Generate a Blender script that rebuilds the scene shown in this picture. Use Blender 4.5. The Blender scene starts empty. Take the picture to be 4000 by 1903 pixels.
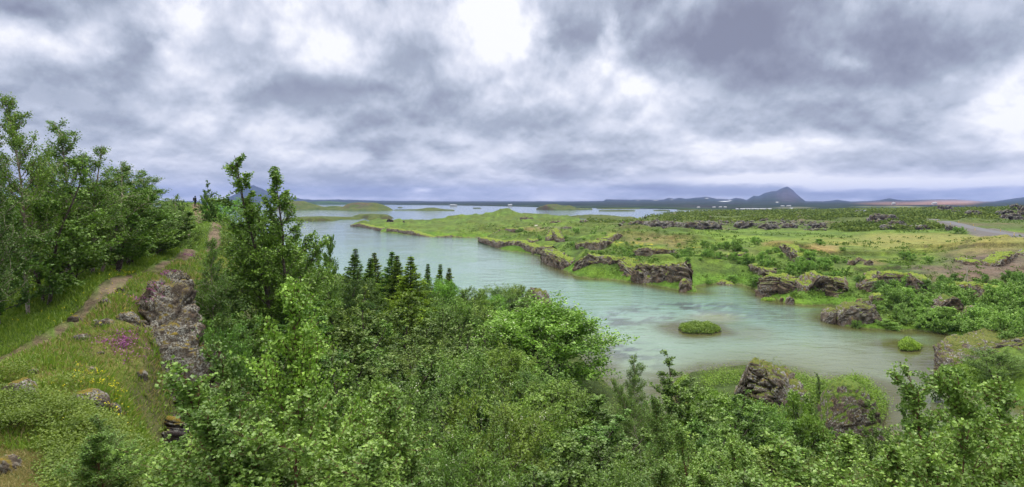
import bpy, bmesh, math, random
import numpy as np
from math import radians, sin, cos, pi, atan, atan2
C = bpy.context.scene
COL = C.collection
# ------------------------------------------------------------------ camera
H = 20.0                       # eye height above the lake
F = 1535.0; CX = 1288.0; YH = 505.0   # survey units: focal length, centre and horizon of the photograph (2576 wide)
cam_d = bpy.data.cameras.new('camera'); cam = bpy.data.objects.new('camera', cam_d); COL.objects.link(cam)
cam.location = (0, 0, H); cam.rotation_euler = (radians(90), 0, 0)
cam_d.sensor_width = 36; cam_d.lens = 36*F/2576
cam_d.shift_y = -(613-YH)/2576
cam_d.clip_start = 0.1; cam_d.clip_end = 30000
C.camera = cam
C.render.resolution_x = 1024; C.render.resolution_y = 487
C.view_settings.view_transform = 'Standard'; C.view_settings.look = 'None'
C.view_settings.exposure = 0.0; C.view_settings.gamma = 1
C.cycles.max_bounces = 6; C.cycles.diffuse_bounces = 3; C.cycles.glossy_bounces = 2
C.cycles.transmission_bounces = 3; C.cycles.volume_bounces = 0; C.cycles.transparent_max_bounces = 6
C.cycles.use_denoising = True

# ------------------------------------------------------------------ world
W = bpy.data.worlds.new("World"); C.world = W; W.use_nodes = True
SUN_EL, SUN_AZ = radians(48), radians(20)      # high sun behind the cloud, ahead and slightly right
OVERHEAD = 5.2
def build_world():
    nt = W.node_tree; nt.nodes.clear(); N = nt.nodes; L = nt.links
    def nd(t, **k):
        n = N.new(t)
        for a, b in k.items(): setattr(n, a, b)
        return n
    def m(op, a, b=None, c=None):
        n = nd('ShaderNodeMath', operation=op)
        for i, v in enumerate((a, b, c)):
            if v is None: continue
            if isinstance(v, (int, float)): n.inputs[i].default_value = v
            else: L.new(v, n.inputs[i])
        return n.outputs[0]
    def vm(op, a, b=None):
        n = nd('ShaderNodeVectorMath', operation=op)
        for i, v in enumerate((a, b)):
            if v is None: continue
            if isinstance(v, (tuple, list)): n.inputs[i].default_value = v
            else: L.new(v, n.inputs[i])
        return n
    tc = nd('ShaderNodeTexCoord'); sep = nd('ShaderNodeSeparateXYZ'); L.new(tc.outputs['Generated'], sep.inputs[0])
    x, y, z = sep.outputs
    az = m('ARCTAN2', x, y)
    hyp = m('SQRT', m('ADD', m('MULTIPLY', x, x), m('MULTIPLY', y, y)))
    E = m('DIVIDE', z, m('MAXIMUM', hyp, 0.05))
    E = m('MINIMUM', E, 4.0)
    Ec = m('MAXIMUM', E, 0.0)
    cmb = nd('ShaderNodeCombineXYZ'); L.new(az, cmb.inputs[0]); L.new(E, cmb.inputs[1])
    # cloud layer coordinates: flatter and finer towards the horizon
    lg = m('LOGARITHM', m('ADD', Ec, 0.07), 2.718)
    q = nd('ShaderNodeCombineXYZ'); L.new(m('MULTIPLY', az, 2.3), q.inputs[0]); L.new(m('MULTIPLY', lg, .62), q.inputs[1])
    def noise(vec, scale, det=6, rough=.55, dist=0.0, off=(0,0,0)):
        a = vm('ADD', vec, off)
        n = nd('ShaderNodeTexNoise'); n.noise_dimensions = '3D'
        n.inputs['Scale'].default_value = scale; n.inputs['Detail'].default_value = det
        n.inputs['Roughness'].default_value = rough; n.inputs['Distortion'].default_value = dist
        L.new(a.outputs[0], n.inputs['Vector']); return n
    w1 = noise(q.outputs[0], 2.6, 9, .62)
    wv = vm('SUBTRACT', w1.outputs['Color'], (.5, .5, .5))
    wv2 = nd('ShaderNodeVectorMath', operation='MULTIPLY'); L.new(wv.outputs[0], wv2.inputs[0])
    ce = nd('ShaderNodeCombineXYZ'); L.new(m('ADD', m('MULTIPLY', Ec, .28), .07), ce.inputs[0]); L.new(m('ADD', m('MULTIPLY', Ec, .40), .006), ce.inputs[1])
    L.new(ce.outputs[0], wv2.inputs[1])
    P = vm('ADD', cmb.outputs[0], wv2.outputs[0]).outputs[0]
    blobs = CLOUDS
    tot = None
    for (px, py, rx, ry, amp) in blobs:
        a0 = atan((px-CX)/F); e0 = (YH-py)/F*cos(a0)
        ra = rx/F*cos(a0)**2; re = ry/F*cos(a0)
        s = vm('SUBTRACT', P, (a0, e0, 0)); s2 = vm('MULTIPLY', s.outputs[0], (1/ra, 1/re, 0))
        d = vm('DOT_PRODUCT', s2.outputs[0], s2.outputs[0]); 
        g = m('EXPONENT', m('MULTIPLY', d.outputs['Value'], -1.0))
        tot = m('MULTIPLY', g, amp) if tot is None else m('MULTIPLY_ADD', g, amp, tot)
    n1 = noise(q.outputs[0], 1.75, 8, .50, .1, (3.1, 1.7, 0)).outputs['Fac']
    n2 = noise(q.outputs[0], 6.5, 8, .6, .15, (7.3, 2.2, 4)).outputs['Fac']
    n3 = noise(q.outputs[0], 3.4, 7, .5, .4, (1.3, 9.2, 2)).outputs['Fac']
    # crowns of the cloud heaps catch the light: compare with the same clouds a little higher up
    n1s = noise(q.outputs[0], 1.75, 8, .50, .1, (3.1, 1.7+.075, 0)).outputs['Fac']; n2s = noise(q.outputs[0], 6.5, 8, .6, .15, (7.3, 2.2+.022, 4)).outputs['Fac']
    relief = m('ADD', m('MULTIPLY', m('SUBTRACT', n1, n1s), 2.1), m('MULTIPLY', m('SUBTRACT', n2, n2s), .35))
    bil = m('SUBTRACT', .16, m('ABSOLUTE', m('SUBTRACT', n3, .5)))
    T = m('ADD', m('ADD', tot, .575), m('ADD', m('MULTIPLY', m('SUBTRACT', n1, .5), .80), m('MULTIPLY', m('SUBTRACT', n2, .5), .24)))
    T = m('MULTIPLY_ADD', bil, -.6, T); T = m('ADD', T, m('MAXIMUM', m('MINIMUM', relief, .15), -.13)); T = m('MULTIPLY_ADD', T, 1.2, -.045)
    T = m('MAXIMUM', m('MINIMUM', T, 1.05), 0.02)
    cr = nd('ShaderNodeValToRGB'); L.new(T, cr.inputs[0]); r = cr.color_ramp
    st = [(0.0, (.175,.185,.255)), (.22, (.24,.26,.34)), (.42, (.325,.36,.445)), (.62, (.465,.50,.595)), (.8, (.63,.65,.74)), (1.0, (.84,.84,.88))]
    r.elements[0].position = 0; r.elements[0].color = (*st[0][1], 1); r.elements[1].position = 1; r.elements[1].color = (*st[-1][1], 1)
    for p_, c_ in st[1:-1]:
        e = r.elements.new(p_); e.color = (*c_, 1)
    sky = nd('ShaderNodeTexSky', sky_type='NISHITA', sun_disc=False, sun_elevation=SUN_EL, sun_rotation=SUN_AZ)
    # the cloud layer covers nearly everything; overhead, out of view, it is whitened and brightened to add light
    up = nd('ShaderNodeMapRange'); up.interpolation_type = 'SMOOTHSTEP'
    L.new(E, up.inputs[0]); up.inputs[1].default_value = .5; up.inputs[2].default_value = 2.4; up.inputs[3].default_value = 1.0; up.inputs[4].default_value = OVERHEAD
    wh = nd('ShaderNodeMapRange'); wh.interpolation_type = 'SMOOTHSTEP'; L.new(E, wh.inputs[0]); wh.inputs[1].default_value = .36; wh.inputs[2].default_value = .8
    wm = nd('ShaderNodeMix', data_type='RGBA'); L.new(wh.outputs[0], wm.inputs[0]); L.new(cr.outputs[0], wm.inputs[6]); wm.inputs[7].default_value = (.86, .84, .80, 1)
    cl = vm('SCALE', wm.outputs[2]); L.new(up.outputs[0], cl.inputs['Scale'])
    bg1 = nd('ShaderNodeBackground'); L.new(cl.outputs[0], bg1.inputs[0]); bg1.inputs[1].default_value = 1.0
    bg2 = nd('ShaderNodeBackground'); L.new(sky.outputs[0], bg2.inputs[0]); bg2.inputs[1].default_value = .08
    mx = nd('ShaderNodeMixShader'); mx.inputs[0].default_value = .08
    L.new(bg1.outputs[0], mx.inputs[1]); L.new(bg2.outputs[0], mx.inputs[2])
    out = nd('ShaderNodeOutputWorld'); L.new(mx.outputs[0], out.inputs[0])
CLOUDS = [(90,90,110,50,0.34),(200,130,80,45,0.24),(420,30,110,60,0.43),(470,110,110,90,0.15),(1240,50,110,110,0.40),(1170,10,80,50,0.26),
 (1500,190,100,50,0.29),(1620,205,100,45,0.24),(1520,70,26,50,0.36),(1640,65,50,30,0.17),(2135,140,45,32,0.36),(2230,240,150,45,0.29),(2500,240,120,60,0.43),
 (2560,330,90,60,0.30),(2050,370,260,28,0.24),(1600,290,200,60,0.14),(1850,452,280,12,0.52),(2230,463,300,12,0.65),(1680,440,150,10,0.13),(1065,480,26,6,0.47),
 (560,330,160,60,0.12),(870,170,220,70,0.17),(720,60,200,80,0.14),(690,390,160,40,0.07),(1330,110,60,60,0.17),(1000,30,120,40,0.10),
 (345,80,60,80,-0.31),(50,20,90,22,-0.15),(150,230,220,45,-0.13),(270,280,160,60,-0.16),(880,232,240,24,-0.18),(1000,320,140,20,-0.12),(962,386,48,24,-0.31),
 (1080,355,200,18,-0.11),(1400,90,70,60,-0.19),(1800,70,260,110,-0.31),(2350,90,250,110,-0.31),(1950,205,190,60,-0.27),(2100,290,260,34,-0.25),(1500,395,160,12,-0.16),
 (1390,330,90,50,-0.13),(1360,424,90,14,-0.15),(1960,478,70,10,-0.22),(2060,486,60,6,-0.15),(2330,494,420,6,-0.09),(1610,472,110,10,-0.15),(900,500,700,5,0.13),(1900,496,300,5,0.10),(1100,130,60,30,-0.11)]
build_world()
sun_d = bpy.data.lights.new('sun', 'SUN'); sun_d.energy = 1.5; sun_d.angle = radians(14); sun_d.color = (1.0, .95, .86)
sun = bpy.data.objects.new('sun', sun_d); COL.objects.link(sun)
_d = np.array([sin(SUN_AZ)*cos(SUN_EL), cos(SUN_AZ)*cos(SUN_EL), sin(SUN_EL)])
from mathutils import Vector
sun.rotation_euler = Vector(_d).to_track_quat('Z', 'Y').to_euler()
sun.location = (0, 0, 200)
EXPOSURE = 0.33
C.view_settings.exposure = EXPOSURE

# ------------------------------------------------------------------ numpy noise
def _hash(ix, iy, iz, seed):
    n = (ix.astype(np.int64)*374761393 + iy.astype(np.int64)*668265263 + iz.astype(np.int64)*2147483647*0 + iz.astype(np.int64)*1274126177 + seed*974634777) & 0xffffffff
    n = ((n ^ (n >> 13))*1274126177) & 0xffffffff
    n = ((n ^ (n >> 16))*2246822519) & 0xffffffff
    return ((n ^ (n >> 15)) & 0xffffff)/16777215.0
def vnoise(p, seed=0):
    f = np.floor(p); t = p-f; t = t*t*t*(t*(t*6-15)+10); i = f.astype(np.int64)
    r = 0
    for dx in (0, 1):
        wx = t[:,0] if dx else 1-t[:,0]
        for dy in (0, 1):
            wy = t[:,1] if dy else 1-t[:,1]
            for dz in (0, 1):
                wz = t[:,2] if dz else 1-t[:,2]
                r = r + wx*wy*wz*_hash(i[:,0]+dx, i[:,1]+dy, i[:,2]+dz, seed)
    return r*2-1
_R = np.array([[.80,.36,-.48],[-.48,.86,-.16],[.36,.36,.86]])
def fbm(p, oct=4, seed=0, gain=.5, ridged=False):
    a = 1; s = 0; tot = 0; p = p.copy()
    for o in range(oct):
        v = vnoise(p, seed+o*17)
        if ridged: v = 1-2*np.abs(v)
        s = s+a*v; tot += a; a *= gain; p = p@_R.T*2.05+3.7
    return s/tot
def n2(x, y, sc, oct=4, seed=0, **k):
    return fbm(np.stack([x/sc, y/sc, np.full_like(x, .5)], 1), oct, seed, **k)
def cells(p, seed=0):
    """distance to nearest and second nearest feature point of a jittered 3-D grid, and the nearest cell's random value"""
    i0 = np.floor(p).astype(np.int64); d1 = np.full(len(p), 9.); d2 = np.full(len(p), 9.); rv = np.zeros(len(p))
    for dx in (-1,0,1):
        for dy in (-1,0,1):
            for dz in (-1,0,1):
                i = i0+np.array([dx,dy,dz])
                q = i+np.stack([_hash(i[:,0],i[:,1],i[:,2],seed+k) for k in (1,2,3)],1)
                d = np.linalg.norm(q-p,axis=1); h = _hash(i[:,0],i[:,1],i[:,2],seed+9)
                c = d < d1
                d2 = np.where(c, d1, np.minimum(d2, d)); rv = np.where(c, h, rv); d1 = np.where(c, d, d1)
    return d1, d2, rv
# ------------------------------------------------------------------ survey helpers
def at(px, py, z=0.0):          # point at height z seen at survey position px, py
    d = (H-z)*F/(py-YH); return ((px-CX)/F*d, d)
def poly(pts): return np.array([at(a, b) for a, b in pts])
def ss(a, b, x):
    t = np.clip((x-a)/(b-a), 0, 1); return t*t*(3-2*t)
def sdist(x, y, P):
    """signed distance to a polygon, positive inside"""
    out = np.empty(len(x)); Q = np.roll(P, -1, 0)
    for s in range(0, len(x), 40000):
        X = x[s:s+40000, None]; Y = y[s:s+40000, None]
        ax, ay = P[:,0][None], P[:,1][None]; bx, by = (Q[:,0]-P[:,0])[None], (Q[:,1]-P[:,1])[None]
        t = np.clip(((X-ax)*bx+(Y-ay)*by)/(bx*bx+by*by+1e-9), 0, 1)
        d = np.sqrt(((X-ax-t*bx)**2+(Y-ay-t*by)**2).min(1))
        cr = ((ay > Y) != (ay+by > Y)) & (X < bx*(Y-ay)/np.where(by == 0, 1e-9, by)+ax)
        out[s:s+40000] = np.where(cr.sum(1) % 2 == 1, d, -d)
    return out
B_SH = [(1204,610),(1233,619),(1269,630),(1324,637),(1363,645),(1376,662),(1398,670),(1434,688),(1448,696),(1489,702),(1544,704),(1594,711),(1640,717),(1682,725),(1712,731),(1728,736),(1752,737),(1748,724),(1752,719),(1778,715),(1819,713),(1868,717),(1905,728),(1918,745),(1954,752),(1980,764),(2026,769),(2084,767),(2122,772),(2142,776),(2118,783),(2090,793),(2085,806),(2125,822),(2184,828),(2243,832),(2303,831),(2362,838),(2398,845),(2421,855),(2398,879),(2382,899),(2362,915),(2358,930),(2370,954),(2398,958),(2421,967),(2500,1000),(2640,1040),(3800,1060),
 (3800,517),(2100,519),(1960,527),(1910,533),(1870,534),(1708,536.5),(1688,540),(1730,541.5),(1649,545.5),(1658,549),(1698,553),(1640,557),(1600,562),(1560,567),(1500,567),(1468,563),(1440,556),(1380,553),(1300,552),(1200,553),(1145,555),(1141,560),(1094,560.5),(1014,559),(950,560),(901,562),(884,566),(884,569),(905,572),(952,577),(959,583),(978,586),(1033,592),(1088,595),(1143,598),(1179,599),(1219,597.5),(1252,594),(1225,600),(1206,605)]
A_SH = [(-1500,575),(0,565),(300,575),(450,620),(600,660),(720,700),(850,730),(1000,745),(1150,760),(1300,775),(1372,785),(1420,840),(1460,900),(1520,960),(1560,1000),(1620,1060),(1720,1075),(1735,1015),(1690,990),(1700,955),(1800,940),(1900,930),(1990,940),(2010,960),(2077,986),(2129,962),(2204,978),(2235,1020),(2230,1060),(2195,1098),(2110,1106),(2045,1104),(2055,1130),(2000,1150),(1950,1195),(2000,1215),(2065,1170),(2113,1140),(2250,1150),(2400,1120),(2500,1110),(2640,1100),(3600,1110)]
A_P = np.vstack([poly(A_SH), [[160,-60],[-400,-60],[-500,200]]])
B_P = poly(B_SH)
def wp(px, d): return ((px-CX)/F*d, d)
CA = [(1288,3,17.6),(1288,6,15),(1288,10,12.5),(1288,18,9),(1288,30,6),(1288,45,4),(1288,62,2.6),(1288,80,1.8),
 (0,9,15),(0,12,14.4),(0,17,15.1),(30,19,15.1),(200,22.7,15.5),(350,31,16),(480,45,16.6),(540,75,17.6),(490,100,19.6),(440,104,19.2),(550,104,18.2),(490,118,17),(490,150,8),(600,100,15),(430,75,16),(300,100,12),(300,45,15.6),(100,40,15),
 (-200,25,15.2),(-600,20,15),(0,24,15.4),(-300,60,13),(-600,200,3),(200,200,4),(200,14,14.6),(400,13,13.6),(300,17,14.6),(380,21,15.5),(330,24,15.9),(420,29,16.5),(480,36,16.2),
 (430,19,11.6),(470,22,11.5),(520,16,11),(520,24,10.6),(560,30,11.5),(560,38,14.5),(600,48,15),(660,32,12.5),(700,25,8.5),(760,40,8),(700,60,9),(750,100,5),(800,15,10),(850,60,4.5),(1000,80,3.2),(900,110,2),(1100,90,2),(900,30,6.5),(1000,45,4.5),
 (1500,50,2.6),(1500,30,6),(1500,15,10.5),(1800,12,12),(1800,20,8),(1800,30,4.5),(1850,42,2),(1800,58,1.2),(1950,62,1.6),(2060,56,1.2),(2150,54,3.2),(2150,50,1.0),(2000,40,1.2),(2300,46,1),(2300,30,3.5),(2300,18,8),(2300,10,12.5),(2576,8,14),(2576,15,11),(2576,30,5),(2576,45,1.5),(3400,10,13),(3400,40,2),(650,9,14.2),(500,8,15.2),(250,6,16.2)]
CB = [(1230,280,2.6),(1300,300,3.2),(1335,345,5.6),(1400,230,4.2),(1385,200,4.2),(1450,185,4.8),(1500,170,4.8),(1600,165,4.7),(1740,158,4.7),(1740,146,3.8),(1600,205,5.2),(1600,240,6.4),(1640,250,7.3),(1700,255,6.2),(1560,262,6.2),(1450,260,5),(1800,215,5),(1800,300,4.6),
 (2000,250,5.2),(2000,330,4.8),(2200,200,5.2),(2200,260,5.2),(2400,220,5.6),(2400,265,6.4),(2576,200,7.4),(2331,355,7.5),(2440,280,7.4),(2576,400,11),(2576,330,9),(2200,500,6.4),(2000,500,5.4),(2000,800,5),(2300,700,6.6),(2400,500,8),(2300,1000,5.5),(2576,700,10),(3400,400,12),(3400,200,9),(2100,1300,1),(2576,1400,1),
 (1800,700,3.2),(1750,900,1.6),(1800,450,4.2),(1650,420,4),(1520,420,3.2),(1450,470,4),(1274,560,7.6),(1240,550,5),(1310,560,5),(1200,540,4.4),(1160,530,3.2),(1350,530,4.6),(1420,500,4.2),(1000,520,1.7),(1030,470,2.4),(1100,480,1.9),(1200,420,2.4),(1150,360,1.8),(1280,380,3),
 (2500,152,8.2),(2560,140,8.4),(2420,150,6.4),(2340,130,5),(2300,125,4.6),(2300,150,5),(2250,140,4.8),(2400,122,5.2),(2500,120,5.6),(2576,125,6),(2300,120,4.6),(2300,111,2.6),(2450,110,2.6),(2576,110,3),(2200,112,3),(2250,98,1.2),(2500,100,2),(2440,92,1.6),(2576,85,2),(2576,100,2.6),
 (2000,127,3.8),(2100,125,3.7),(1940,130,3.9),(2000,140,4.1),(2000,175,6),(1940,170,5.6),(1900,152,4.6),(1830,150,2),(1880,144,2.2),(2150,170,5),(2150,150,4.8),(2100,100,1.6),(2150,102,1.4),(2200,98,1.4),(2400,90,1.2),(2460,72,3.4),(2520,68,3.4),(2420,66,1.4),(2480,62,1.6),(3400,70,3)]
def rbf(ctrl):
    c = np.array([(p/420.0, math.log(d)*3.2) for p, d, z in ctrl]); z = np.array([z for *_, z in ctrl])
    r = np.linalg.norm(c[:,None]-c[None], axis=2); n = len(c)
    A = np.zeros((n+1, n+1)); A[:n,:n] = r-np.eye(n)*.01; A[n,:n] = A[:n,n] = 1
    w = np.linalg.solve(A, np.append(z, 0))
    def f(x, y):
        o = np.empty(len(x)); yy = np.maximum(y, 1.5)
        u = (CX+F*x/yy)/420.0; v = np.log(yy)*3.2
        u = np.clip(u, -3, 12)
        for s in range(0, len(x), 60000):
            R = np.sqrt((u[s:s+60000,None]-c[:,0])**2+(v[s:s+60000,None]-c[:,1])**2)
            o[s:s+60000] = R@w[:n]+w[n]
        return o
    return f
fA, fB = rbf(CA), rbf(CB)
BUMPS = [(1274,560,11,22,2.6),(1225,555,36,40,1.6),(1330,545,30,30,1.2),(1180,545,20,24,.8),(1400,520,24,26,1.2),(1335,345,15,9,1.3),(1390,330,12,8,.9),(1500,250,20,8,1.3),(1640,250,24,13,1.4),(1580,235,14,7,1.0),(1955,172,13,6,1.5),(2010,160,9,6,1.0),(2500,150,20,9,1.6),(2420,135,10,5,.9),(1620,330,24,12,1.2),(1760,340,30,14,1.0)]
# banks that rise gently, where there is no cliff
def heights(x, y):
    x = np.asarray(x, float); y = np.asarray(y, float)
    wob = n2(x, y, 9, 3, 5)*np.clip(y/160, .15, 2.2)
    sA = sdist(x, y, A_P)+wob*.5; sB = sdist(x, y, B_P)+wob*.6
    hA = np.where(sA > -60, fA(x, y), 0); hB = np.where(sB > -60, fB(x, y), 0)
    bA = n2(x, y, 3.0, 4, 11)*.28; 
    far = ss(230, 420, y)
    px = CX+F*x/np.maximum(y, 1)
    scrub = far*ss(1500, 1700, px)
    bB = n2(x, y, 7.0, 4, 21)*(.35+.25*far)+n2(x, y, 28, 3, 22)*(.45+1.3*scrub)+n2(x, y, 12, 3, 23, ridged=True)*.9*scrub
    meadow = ss(1750, 1900, px)*ss(170, 200, y)*(1-ss(300, 330, y))
    sc_ = n2(x, y, 17, 3, 27)*1.3; bB = bB+1.1*(ss(.0, .10, sc_-.12)+ss(.0, .08, sc_-.42))*(1-meadow)*(1-ss(700, 900, y))
    for (bp, bd, rx, ry, hh) in BUMPS:
        cx_, cy_ = wp(bp, bd); r2 = ((x-cx_)/rx)**2+((y-cy_)/ry)**2; bB = bB+hh*np.exp(-r2**1.6)
    bB *= 1-.75*meadow
    zA = np.where(sA > 0, np.minimum(hA+bA, .12+sA*.62+bA*.3), -np.minimum(-sA*.25, 3)-.05)
    zB = np.where(sB > 0, np.minimum(hB+bB, .25+sB*.75*(.7+.5*n2(x, y, 20, 2, 31))), -np.minimum(-sB*.25, 3)-.05)
    return np.maximum(zA, zB), sA, sB
def hz(x, y): return float(heights([x], [y])[0][0])
def drop(px, py, guess=4.0):
    z = guess
    for k in range(14):
        x, y = at(px, py, min(z, 18)); z = .5*z+.5*max(hz(x, y), 0)
    return x, y, hz(x, y)
# ------------------------------------------------------------------ mesh helpers
def mesh(name, V, Fs, attrs=None, mats=None, smooth=True, mi=None):
    V = np.asarray(V, np.float32); me = bpy.data.meshes.new(name)
    Fs = [np.asarray(f, np.int32) for f in (Fs if isinstance(Fs, list) else [Fs]) if len(f)]
    nl = sum(f.size for f in Fs); nf = sum(len(f) for f in Fs)
    me.vertices.add(len(V)); me.vertices.foreach_set('co', V.ravel())
    me.loops.add(nl); me.loops.foreach_set('vertex_index', np.concatenate([f.ravel() for f in Fs]))
    me.polygons.add(nf); tot = np.concatenate([np.full(len(f), f.shape[1], np.int32) for f in Fs])
    me.polygons.foreach_set('loop_start', np.concatenate([[0], np.cumsum(tot)[:-1]]).astype(np.int32))
    me.polygons.foreach_set('use_smooth', np.full(nf, smooth))
    if mi is not None: me.polygons.foreach_set('material_index', np.asarray(mi, np.int32))
    for k, a in (attrs or {}).items():
        a = np.asarray(a, np.float32)
        if a.ndim == 1: me.attributes.new(k, 'FLOAT', 'POINT').data.foreach_set('value', a)
        else:
            if a.shape[1] == 3: a = np.hstack([a, np.ones((len(a),1), np.float32)])
            me.attributes.new(k, 'FLOAT_COLOR', 'POINT').data.foreach_set('color', a.ravel())
    for mt in (mats or []): me.materials.append(mt)
    me.update(calc_edges=True); return me
def obj(name, me, parent=None, loc=None):
    o = bpy.data.objects.new(name, me); COL.objects.link(o)
    if parent: o.parent = parent
    if loc is not None: o.location = loc
    return o
def tag(o, label=None, cat=None, group=None, kind=None):
    if label: o['label'] = label
    if cat: o['category'] = cat
    if group: o['group'] = group
    if kind: o['kind'] = kind
    return o
def grid_faces(nr, nc, wrap=False):
    i = np.arange(nr-1)[:,None]*nc; j = np.arange(nc if wrap else nc-1)[None]; j2 = (j+1) % nc
    return np.stack([i+j, i+j2, i+nc+j2, i+nc+j], 2).reshape(-1, 4)
# ------------------------------------------------------------------ materials
class NT:
    def __init__(s, name):
        s.m = bpy.data.materials.new(name); s.m.use_nodes = True; s.t = s.m.node_tree; s.t.nodes.clear()
        s.out = s.n('ShaderNodeOutputMaterial')
    def n(s, t, **k):
        nd = s.t.nodes.new(t)
        for a, b in k.items(): setattr(nd, a, b)
        return nd
    def l(s, a, b): s.t.links.new(a, b)
    def setin(s, i, v):
        if v is None: return
        if hasattr(v, 'is_output'): s.l(v, i)
        else:
            if isinstance(v, tuple) and len(v) == 3 and i.type == 'RGBA': v = (*v, 1)
            i.default_value = v
    def math(s, op, a, b=None, c=None, clamp=False):
        nd = s.n('ShaderNodeMath', operation=op, use_clamp=clamp)
        for i, v in enumerate((a, b, c)): s.setin(nd.inputs[i], v)
        return nd.outputs[0]
    def mix(s, f, a, b, mode='MIX'):
        nd = s.n('ShaderNodeMix', data_type='RGBA', blend_type=mode)
        s.setin(nd.inputs[0], f); s.setin(nd.inputs[6], a); s.setin(nd.inputs[7], b); return nd.outputs[2]
    def noise(s, scale, det=5, rough=.55, vec=None, dist=0):
        nd = s.n('ShaderNodeTexNoise'); nd.inputs['Scale'].default_value = scale; nd.inputs['Detail'].default_value = det
        nd.inputs['Roughness'].default_value = rough; nd.inputs['Distortion'].default_value = dist
        s.l(vec if vec is not None else s.pos(), nd.inputs['Vector']); return nd.outputs['Fac']
    def vor(s, scale, vec=None, feat='F1'):
        nd = s.n('ShaderNodeTexVoronoi', feature=feat); nd.inputs['Scale'].default_value = scale
        s.l(vec if vec is not None else s.pos(), nd.inputs['Vector']); return nd.outputs['Distance']
    def pos(s):
        if not hasattr(s, '_p'): s._p = s.n('ShaderNodeNewGeometry').outputs['Position']
        return s._p
    def ramp(s, v, a, b, lo=0., hi=1.):
        nd = s.n('ShaderNodeMapRange'); nd.interpolation_type = 'SMOOTHSTEP'
        for i, x in enumerate((v, a, b, lo, hi)): s.setin(nd.inputs[i], x)
        return nd.outputs[0]
    def attr(s, name):
        nd = s.n('ShaderNodeAttribute', attribute_name=name); return nd
    def bump(s, h, strength=.5, dist=.1, normal=None):
        nd = s.n('ShaderNodeBump'); nd.inputs['Strength'].default_value = strength; nd.inputs['Distance'].default_value = dist
        s.l(h, nd.inputs['Height'])
        if normal is not None: s.l(normal, nd.inputs['Normal'])
        return nd.outputs[0]
    def bsdf(s, col, rough=.8, normal=None, spec=.3, **k):
        nd = s.n('ShaderNodeBsdfPrincipled'); s.setin(nd.inputs['Base Color'], col); s.setin(nd.inputs['Roughness'], rough)
        nd.inputs['Specular IOR Level'].default_value = spec
        if normal is not None: s.l(normal, nd.inputs['Normal'])
        for a, b in k.items(): s.setin(nd.inputs[a], b)
        s.l(nd.outputs[0], s.out.inputs['Surface']); return s.m

def leaf_mat(name, c1, c2, trans=.3, gloss=.05, under=None):
    t = NT(name); oi = t.n('ShaderNodeObjectInfo'); v = t.attr('var').outputs['Fac']
    c = t.mix(v, c1, c2)
    c = t.mix(1.0, c, oi.outputs['Color'], 'MULTIPLY')
    if under:
        g = t.n('ShaderNodeNewGeometry'); c = t.mix(t.math('MULTIPLY', g.outputs['Backfacing'], .7), c, under)
    d = t.n('ShaderNodeBsdfDiffuse'); t.l(c, d.inputs[0])
    tr = t.n('ShaderNodeBsdfTranslucent'); t.l(t.mix(.35, c, t.mix(1.0, c, (1.5,1.6,.5), 'MULTIPLY')), tr.inputs[0])
    m1 = t.n('ShaderNodeMixShader'); m1.inputs[0].default_value = trans; t.l(d.outputs[0], m1.inputs[1]); t.l(tr.outputs[0], m1.inputs[2])
    gl = t.n('ShaderNodeBsdfGlossy'); gl.inputs['Roughness'].default_value = .42; gl.inputs[0].default_value = (.9,.9,.8,1)
    m2 = t.n('ShaderNodeMixShader'); m2.inputs[0].default_value = gloss; t.l(m1.outputs[0], m2.inputs[1]); t.l(gl.outputs[0], m2.inputs[2])
    t.l(m2.outputs[0], t.out.inputs['Surface']); return t.m
def bark_mat(name, c1, c2, sc=6, c3=None):
    t = NT(name); n = t.noise(sc, 5, .65); c = t.mix(t.ramp(n, .35, .65), c1, c2)
    if c3: c = t.mix(t.ramp(t.noise(sc*3, 3), .56, .64), c, c3)
    return t.bsdf(c, .85, t.bump(n, .6, .02))
M = {}
M['leaf'] = leaf_mat('birch_leaf', (.048,.102,.018), (.178,.280,.048), .2, .04)
M['bark'] = bark_mat('dark_bark', (.045,.032,.026), (.11,.085,.07), 5, (.20,.18,.16))
M['bark_pale'] = bark_mat('pale_birch_bark', (.22,.16,.13), (.42,.36,.31), 4, (.06,.045,.04))
M['bark_red'] = bark_mat('red_brown_bark', (.10,.045,.03), (.20,.10,.07), 6)
M['needle'] = leaf_mat('spruce_needle', (.035,.075,.016), (.110,.175,.030), .12, .02)
M['flower_white'] = leaf_mat('white_blossom', (.55,.58,.42), (.75,.75,.62), .2, .02)
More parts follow.
